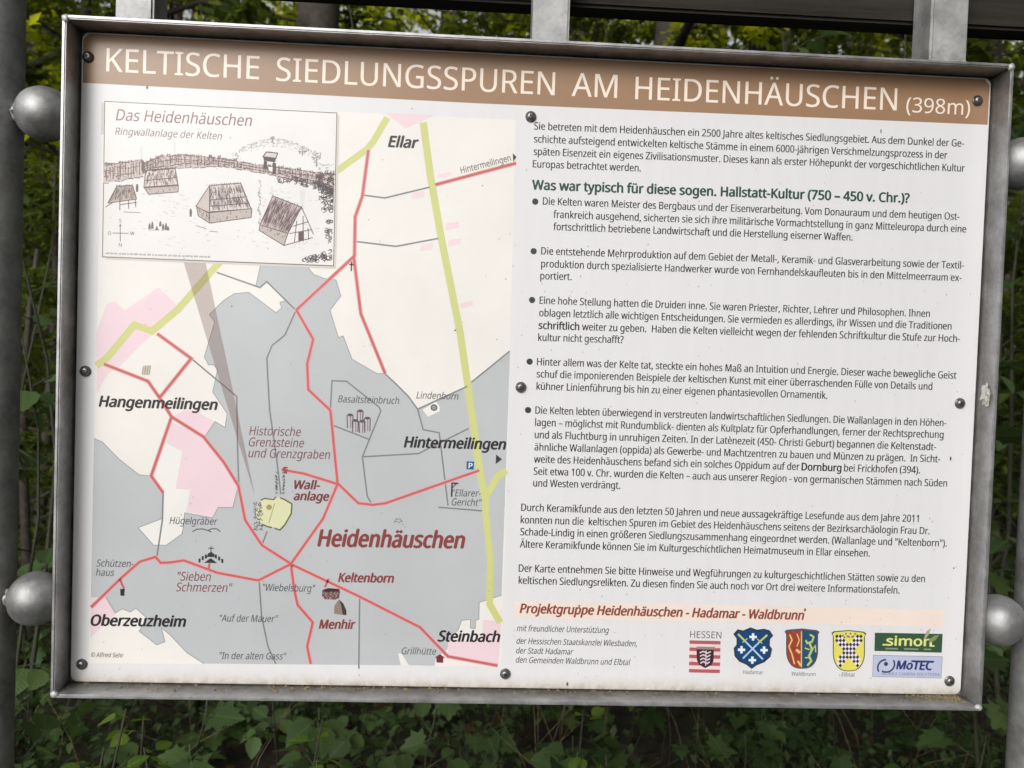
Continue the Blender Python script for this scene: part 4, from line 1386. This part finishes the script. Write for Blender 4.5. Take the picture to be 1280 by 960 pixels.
def sapling(kind, x, y, h, leaves, spread, size=1.0, lean=None, low=0.25):
    root = empty({'fresh': 'seedling'}.get(kind, 'sapling'), (x, y, gz(x, y)))
    hw = 'shin-high' if h < 0.36 else 'knee-high' if h < 0.5 else 'thigh-high' if h < 0.8 else 'head-high' if h < 2.4 else 'tall'
    kw = {'oval': 'sapling with narrow oval leaves', 'broad': 'sapling with rounded leaves', 'lobed': 'sapling with lobed leaves', 'fresh': 'seedling with yellow-green leaves'}[kind]
    lb = '%s %s %s' % (hw, kw, where(x, y))
    tag(root, lb, LAB[kind][1], group=lb)
    v, f = [], []
    a0 = random.uniform(0, 6.28)
    ln = lean if lean is not None else random.uniform(0.02, 0.16)
    trunk = []
    for i in range(7):
        t = i / 6
        trunk.append(Vector((ln * h * t * t * math.cos(a0) + 0.02 * h * math.sin(t * 7 + a0), ln * h * t * t * math.sin(a0) + 0.02 * h * math.cos(t * 6 + a0), h * t - 0.02)))
    tube(trunk, [max(0.0015, 0.004 + 0.004 * h * (1 - i / 6) - 0.002) for i in range(7)], 6, v, f)
    spots = []
    nb = max(2, leaves // 4)
    for b in range(nb):
        t = low + (1 - low) * (b + random.random() * 0.6) / nb
        k = min(5, int(t * 6))
        p = trunk[k].lerp(trunk[k + 1], t * 6 - k)
        a = a0 + b * 2.4 + random.uniform(-0.4, 0.4)
        r = spread * random.uniform(0.5, 1.0) * (1.1 - 0.5 * t)
        e_ = p + Vector((math.cos(a) * r, math.sin(a) * r, r * random.uniform(0.05, 0.5)))
        mid = p.lerp(e_, 0.5) + Vector((0, 0, r * 0.10))
        tube([p, mid, e_], [0.0024, 0.0018, 0.0010], 5, v, f)
        per = max(1, leaves // nb)
        for q in range(per):
            s = (q + 1) / per
            pos = p.lerp(mid, s * 2) if s < 0.5 else mid.lerp(e_, s * 2 - 1)
            spots.append((pos, a + (0.9 if q % 2 else -0.9) * (0.3 if q == per - 1 else 1) + random.uniform(-0.3, 0.3)))
    link('stem', mesh('stem', v, f, True), M['stem'], root)
    for pos, a in spots:
        lf = link('leaf', LEAF[kind], None, root)
        s = size * random.uniform(0.7, 1.25)
        off = Vector((math.cos(a), math.sin(a), 0)) * 0.018 * s
        lf.location = pos + off
        lf.rotation_euler = (random.gauss(-0.25, 0.35), random.gauss(0, 0.35), a - math.pi / 2)
        lf.scale = (s, s, s)
    return root

# undergrowth seen below the board, and in the gaps beside it
KN = ['broad', 'oval', 'lobed', 'broad', 'lobed', 'oval']
random.seed(5)
cnt = 0
for row, (yy, n_, h0, h1) in enumerate(((0.42, 10, 0.48, 0.70), (0.85, 15, 0.42, 0.66), (1.35, 18, 0.30, 0.56), (1.95, 20, 0.22, 0.50), (2.7, 18, 0.2, 0.55))):
    half = 0.70 * (yy + 1.1) + 0.15
    for k in range(n_):
        x = -half + 2 * half * (k + random.random()) / n_
        y = yy + random.uniform(-0.2, 0.2)
        u = x / half
        h = random.uniform(h0, h1) * (1.05 if u < 0 else 0.85)
        kind = KN[(k + row) % 6] if u < 0.15 else random.choice(['lobed', 'lobed', 'oval', 'broad'])
        sapling(kind, x, y, h, random.choice((20, 24, 28)) if u < 0.3 else random.choice((14, 18)), 0.16, 0.85 if kind == 'lobed' else 0.9)
for (px, py, y) in ((140, 895, 0.5), (165, 905, 0.75), (200, 935, 0.6), (395, 905, 0.8), (730, 890, 0.9), (760, 950, 0.7), (110, 945, 0.6)):
    p = at(px, py, y)
    sapling('fresh', p.x, p.y, max(0.15, p.z + 0.03), 6, 0.05, 1.0, 0.02, 0.8)
# taller saplings that show in the gaps beside the frame and above it
for (px, d, h, kind, nl) in ((40, 1.2, 1.5, 'broad', 44), (64, 1.9, 2.2, 'oval', 48), (30, 2.6, 2.4, 'lobed', 44),
                             (1240, 1.1, 1.6, 'lobed', 52), (1268, 1.8, 2.3, 'oval', 72), (1225, 2.5, 2.7, 'lobed', 64),
                             (250, 2.2, 2.9, 'oval', 72), (480, 2.6, 3.1, 'broad', 72), (770, 2.5, 3.0, 'broad', 64), (1000, 2.3, 2.9, 'broad', 72), (1110, 2.8, 3.3, 'lobed', 64), (1250, 2.0, 2.75, 'broad', 56)):
    p = at(px, 440, d)
    sapling(kind, p.x, p.y, h, nl, 0.30, 1.0, 0.05, 0.03)

# dry grass and twigs between the plants
v, f = [], []
random.seed(8)
for k in range(240):
    x = random.uniform(-1.6, 2.0)
    y = random.uniform(0.3, 2.6)
    if x < 0 and random.random() < 0.5:
        continue
    h = random.uniform(0.15, 0.62)
    a = random.uniform(0, 6.28)
    b = random.uniform(0.1, 0.7) * h
    z = gz(x, y)
    pts = [Vector((x + b * t * t * math.cos(a), y + b * t * t * math.sin(a), z + h * (t - 0.25 * t * t * b / h))) for t in (0, 0.35, 0.7, 1.0)]
    tube(pts, [0.0016, 0.0014, 0.0011, 0.0006], 4, v, f)
dg = link('dry_grass', mesh('dry_grass', v, f, True), M['straw'])
dg['kind'] = 'stuff'
tag(dg, 'dry tan grass stalks and twigs between the undergrowth plants', 'grass')

def leaf_cloud(centres, radii, per, size, flat=0.6, seed=1):
    """numpy: many folded rhombic leaves around clump centres -> verts, faces"""
    g_ = np.random.default_rng(seed)
    cs = np.repeat(np.array(centres), per, axis=0)
    rs = np.repeat(np.array(radii), per)
    n_ = len(cs)
    d = g_.normal(size=(n_, 3))
    d /= np.linalg.norm(d, axis=1)[:, None]
    pos = cs + d * (rs * g_.random(n_) ** 0.45)[:, None] * np.array([1, 1, flat])
    a = g_.random(n_) * 2 * np.pi
    tilt = g_.normal(-0.25, 0.45, n_)
    u = np.stack([np.cos(a) * np.cos(tilt), np.sin(a) * np.cos(tilt), np.sin(tilt)], 1)
    s = np.stack([-np.sin(a), np.cos(a), g_.normal(0, 0.35, n_)], 1)
    s /= np.linalg.norm(s, axis=1)[:, None]
    nrm = np.cross(u, s)
    L_ = (size * g_.uniform(0.65, 1.3, n_))[:, None]
    v = np.empty((n_, 4, 3))
    v[:, 0] = pos
    v[:, 1] = pos + u * L_ * 0.5 + s * L_ * 0.32 + nrm * L_ * 0.06
    v[:, 2] = pos + u * L_ - nrm * L_ * 0.10
    v[:, 3] = pos + u * L_ * 0.5 - s * L_ * 0.32 + nrm * L_ * 0.06
    idx = np.arange(n_)[:, None] * 4
    t = np.concatenate([idx + [0, 1, 2], idx + [0, 2, 3]], 1).reshape(-1, 3)
    return v.reshape(-1, 3), t

def fast_mesh(name, v, t):
    me = bpy.data.meshes.new(name)
    me.vertices.add(len(v))
    me.vertices.foreach_set('co', v.astype(np.float32).ravel())
    me.loops.add(len(t) * 3)
    me.loops.foreach_set('vertex_index', t.astype(np.int32).ravel())
    me.polygons.add(len(t))
    me.polygons.foreach_set('loop_start', (np.arange(len(t)) * 3).astype(np.int32))
    me.polygons.foreach_set('loop_total', np.full(len(t), 3, dtype=np.int32))
    me.update(calc_edges=True)
    me.validate()
    return me

def tree_variant(seed, h, r, base, spread, clumps, per, leaf, cmat='crown'):
    rnd = random.Random(seed)
    v, f = [], []
    a0 = rnd.uniform(0, 6.28)
    trunk = []
    for i in range(10):
        t = i / 9
        trunk.append(Vector((0.05 * h * t * math.sin(2.2 * t + a0), 0.05 * h * t * math.cos(1.7 * t + a0), h * 0.9 * t - 0.15 * (i == 0))))
    tube(trunk, [r * (1.25 if i == 0 else 1) * (1 - 0.85 * i / 9) + 0.012 for i in range(10)], 12, v, f)
    cs, rs = [], []
    nl = 18
    for b in range(nl):
        t = base + (0.97 - base) * (b + rnd.random() * 0.7) / nl
        k = min(8, int(t * 9))
        p = trunk[k].lerp(trunk[k + 1], t * 9 - k)
        a = a0 + b * 2.4 + rnd.uniform(-0.4, 0.4)
        prof = math.sin(math.pi * (0.12 + 0.85 * (t - base) / (1 - base)) ** 0.75)
        ln = spread * (0.35 + 0.75 * prof) * rnd.uniform(0.75, 1.15)
        e_ = p + Vector((math.cos(a) * ln, math.sin(a) * ln, ln * rnd.uniform(0.0, 0.45)))
        m1 = p.lerp(e_, 0.4) + Vector((rnd.uniform(-.1, .1) * ln, rnd.uniform(-.1, .1) * ln, ln * 0.08))
        m2 = p.lerp(e_, 0.75) + Vector((rnd.uniform(-.1, .1) * ln, rnd.uniform(-.1, .1) * ln, ln * 0.05))
        rb = r * (1 - 0.8 * t) * 0.42
        tube([p, m1, m2, e_], [rb, rb * 0.7, rb * 0.45, 0.006], 7, v, f)
        for s in range(clumps):
            q = rnd.uniform(0.25, 1.08)
            c = p.lerp(e_, q) + Vector((rnd.gauss(0, 0.16) * ln, rnd.gauss(0, 0.16) * ln, rnd.gauss(0, 0.12) * ln))
            cs.append(c)
            rs.append(rnd.uniform(0.18, 0.42) * (0.6 + 0.1 * spread))
            if s % 2 == 0:
                tube([p.lerp(e_, max(0.1, q - 0.15)), c], [0.010, 0.004], 5, v, f)
    lv, lt = leaf_cloud(cs, rs, per, leaf, 0.6, seed)
    tm = mesh('trunk', v, f, True)
    tm.materials.append(M['bark'])
    cm = fast_mesh('crown', lv, lt)
    cm.materials.append(M[cmat])
    return tm, cm

VAR = {
    'tall': tree_variant(3, 15.0, 0.20, 0.30, 3.4, 6, 90, 0.13),
    'broad': tree_variant(7, 12.0, 0.17, 0.16, 3.6, 7, 90, 0.12),
    'young': tree_variant(12, 6.5, 0.06, 0.10, 1.7, 6, 62, 0.085),
    'pale': tree_variant(31, 9.0, 0.08, 0.10, 2.6, 6, 80, 0.11, 'crown_sunlit_tint'),
    'bush': tree_variant(21, 3.6, 0.035, 0.04, 1.3, 6, 60, 0.075),
}
TL = {
    'tall': ('forest_tree', 'tall dark-trunked forest tree with high leafy crown behind the sign', 'tree', 'tall forest trees'),
    'broad': ('forest_tree', 'broad leafy forest tree with low spreading limbs behind the sign', 'tree', 'broad forest trees'),
    'young': ('young_tree', 'slender young tree leafy to the ground in the forest behind the sign', 'tree', 'young forest trees'),
    'pale': ('sunlit_tint_tree', '', 'tree', ''),
    'bush': ('forest_bush', 'dense leafy bush on the forest floor behind the sign', 'bush', 'forest bushes'),
}
def tree(kind, x, y, s=1.0, rz=0.0, lab=None):
    nm, l_, c_, g_ = TL[kind]
    root = empty(nm, (x, y, gz(x, y) - 0.02))
    if lab:
        tag(root, lab, c_)
    else:
        lb = '%s %s' % ({'tall': 'tall tree with dark trunk', 'broad': 'broad leafy tree with low limbs', 'young': 'slender young tree', 'pale': 'tree with painted sunlit yellow-green leaves', 'bush': 'dense leafy bush'}[kind], ('added in front to block light ' if y < -0.4 else 'beside the sign ' if y < 3 else 'near the sign ' if y < 9 else 'far back in the wood ') + ('on the map side' if x < -0.15 * y - 0.4 else 'on the text side' if x > 0.15 * y + 0.4 else 'behind the middle'))
        tag(root, lb, c_, lb)
    root.rotation_euler = (0, 0, rz)
    root.scale = (s, s, s)
    link('trunk', VAR[kind][0], None, root)
    link('crown', VAR[kind][1], None, root)
    return root

def place(px, d):
    p = at(px, 440, d)
    return p.x, p.y
random.seed(4)
for (kind, px, d, s) in (('tall', 362, 5.2, 1.0), ('tall', 792, 7.2, 0.95), ('young', 932, 8.0, 1.1), ('young', 127, 7.0, 1.0), ('broad', -60, 7.5, 1.0), ('tall', 1240, 8.5, 1.05), ('broad', 1420, 6.5, 1.0),
                         ('tall', 60, 15, 1.15), ('broad', 240, 13, 1.1), ('tall', 690, 15, 1.2), ('broad', 1080, 12, 1.1), ('tall', 1190, 17, 1.2), ('broad', 1300, 14, 1.15),
                         ('broad', -260, 13, 1.1), ('tall', -480, 9, 1.0), ('broad', 1640, 12, 1.1), ('tall', 1750, 8, 1.0),
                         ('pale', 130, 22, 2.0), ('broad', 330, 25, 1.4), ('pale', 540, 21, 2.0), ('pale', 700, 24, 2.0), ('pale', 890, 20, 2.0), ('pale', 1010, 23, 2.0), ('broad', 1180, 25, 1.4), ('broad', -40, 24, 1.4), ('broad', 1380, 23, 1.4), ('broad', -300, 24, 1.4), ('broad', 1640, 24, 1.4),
                         ('young', 520, 6.0, 1.0), ('young', 1120, 5.8, 1.0), ('young', 700, 8.5, 1.0), ('young', 20, 5.5, 0.95), ('young', 1330, 5.2, 1.0),
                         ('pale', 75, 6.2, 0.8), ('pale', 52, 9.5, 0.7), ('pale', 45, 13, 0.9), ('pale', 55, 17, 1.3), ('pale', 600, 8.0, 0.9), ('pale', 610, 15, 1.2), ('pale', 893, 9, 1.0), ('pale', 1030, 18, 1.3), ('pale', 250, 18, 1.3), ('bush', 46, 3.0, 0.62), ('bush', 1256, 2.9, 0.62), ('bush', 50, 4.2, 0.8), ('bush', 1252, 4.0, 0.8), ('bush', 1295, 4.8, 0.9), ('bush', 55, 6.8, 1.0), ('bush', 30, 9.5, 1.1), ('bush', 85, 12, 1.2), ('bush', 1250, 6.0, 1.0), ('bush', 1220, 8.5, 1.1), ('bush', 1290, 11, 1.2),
                         ('bush', 300, 9, 1.1), ('bush', 620, 9.5, 1.1), ('bush', 900, 10, 1.1)):
    x, y = place(px, d)
    tree(kind, x, y, s, random.uniform(0, 6.28))

for (kind, x, y, s, rz) in (('broad', 4.6, -1.2, 0.9, 1.2), ('broad', 4.2, -4.4, 1.0, 3.0), ('young', 2.6, -0.6, 0.9, 0.7), ('young', 2.9, -2.4, 1.0, 2.0), ('broad', 6.5, -2.8, 1.2, 0.2), ('bush', 2.4, -1.6, 0.9, 1.0), ('bush', 3.0, -3.6, 1.0, 1.0), ('broad', 3.4, -7.5, 1.1, 5.0)):  # unseen trees and bushes added to block light from the text side
    tree(kind, x, y, s, rz)

cs, rs_ = [], []
random.seed(14)
for k in range(700):
    a = random.uniform(-1.25, 1.25)
    d = random.uniform(30, 42)
    x, y = d * math.sin(a), d * math.cos(a)
    cs.append((x, y, random.uniform(0.3, 11.5)))
    rs_.append(random.uniform(1.0, 2.0))
lv, lt = leaf_cloud(cs, rs_, 60, 0.55, 0.7, 8)
fw = link('far_woodland', fast_mesh('far_woodland', lv, lt), M['crown'])
fw['kind'] = 'stuff'
tag(fw, 'far mass of green woodland closing off the view behind the trees', 'woodland')

cs, rs_ = [], []
random.seed(23)
for k in range(1500):
    y = random.uniform(0.5, 3.6)
    x = random.uniform(-1, 1) * (0.75 * (y + 1.3))
    if noise.noise(Vector((x * 1.1, y * 1.1, 4.0))) < -0.18 + 0.14 * (x > 0.2):
        continue
    cs.append((x, y, gz(x, y) + random.uniform(0.04, 0.30)))
    rs_.append(random.uniform(0.05, 0.13))
lv, lt = leaf_cloud(cs, rs_, 16, 0.038, 0.8, 18)
gc = link('ground_cover', fast_mesh('ground_cover', lv, lt), M['cover'])
gc['kind'] = 'stuff'
tag(gc, 'low dark green ground cover of small leaves behind the sign', 'ground cover')

# fallen leaves on the forest floor
random.seed(9)
cs = []
for k in range(5200):
    y = 0.2 + 9.0 * random.random() ** 1.3
    x = random.uniform(-1, 1) * (0.9 * (y + 1.3))
    cs.append((x, y, gz(x, y) + 0.012))
lv, lt = leaf_cloud(cs, [0.01] * len(cs), 1, 0.07, 0.4, 5)
ll = link('leaf_litter', fast_mesh('leaf_litter', lv, lt), M['dry'])
ll['kind'] = 'stuff'
tag(ll, 'brown fallen leaves scattered over the forest floor', 'leaf litter')
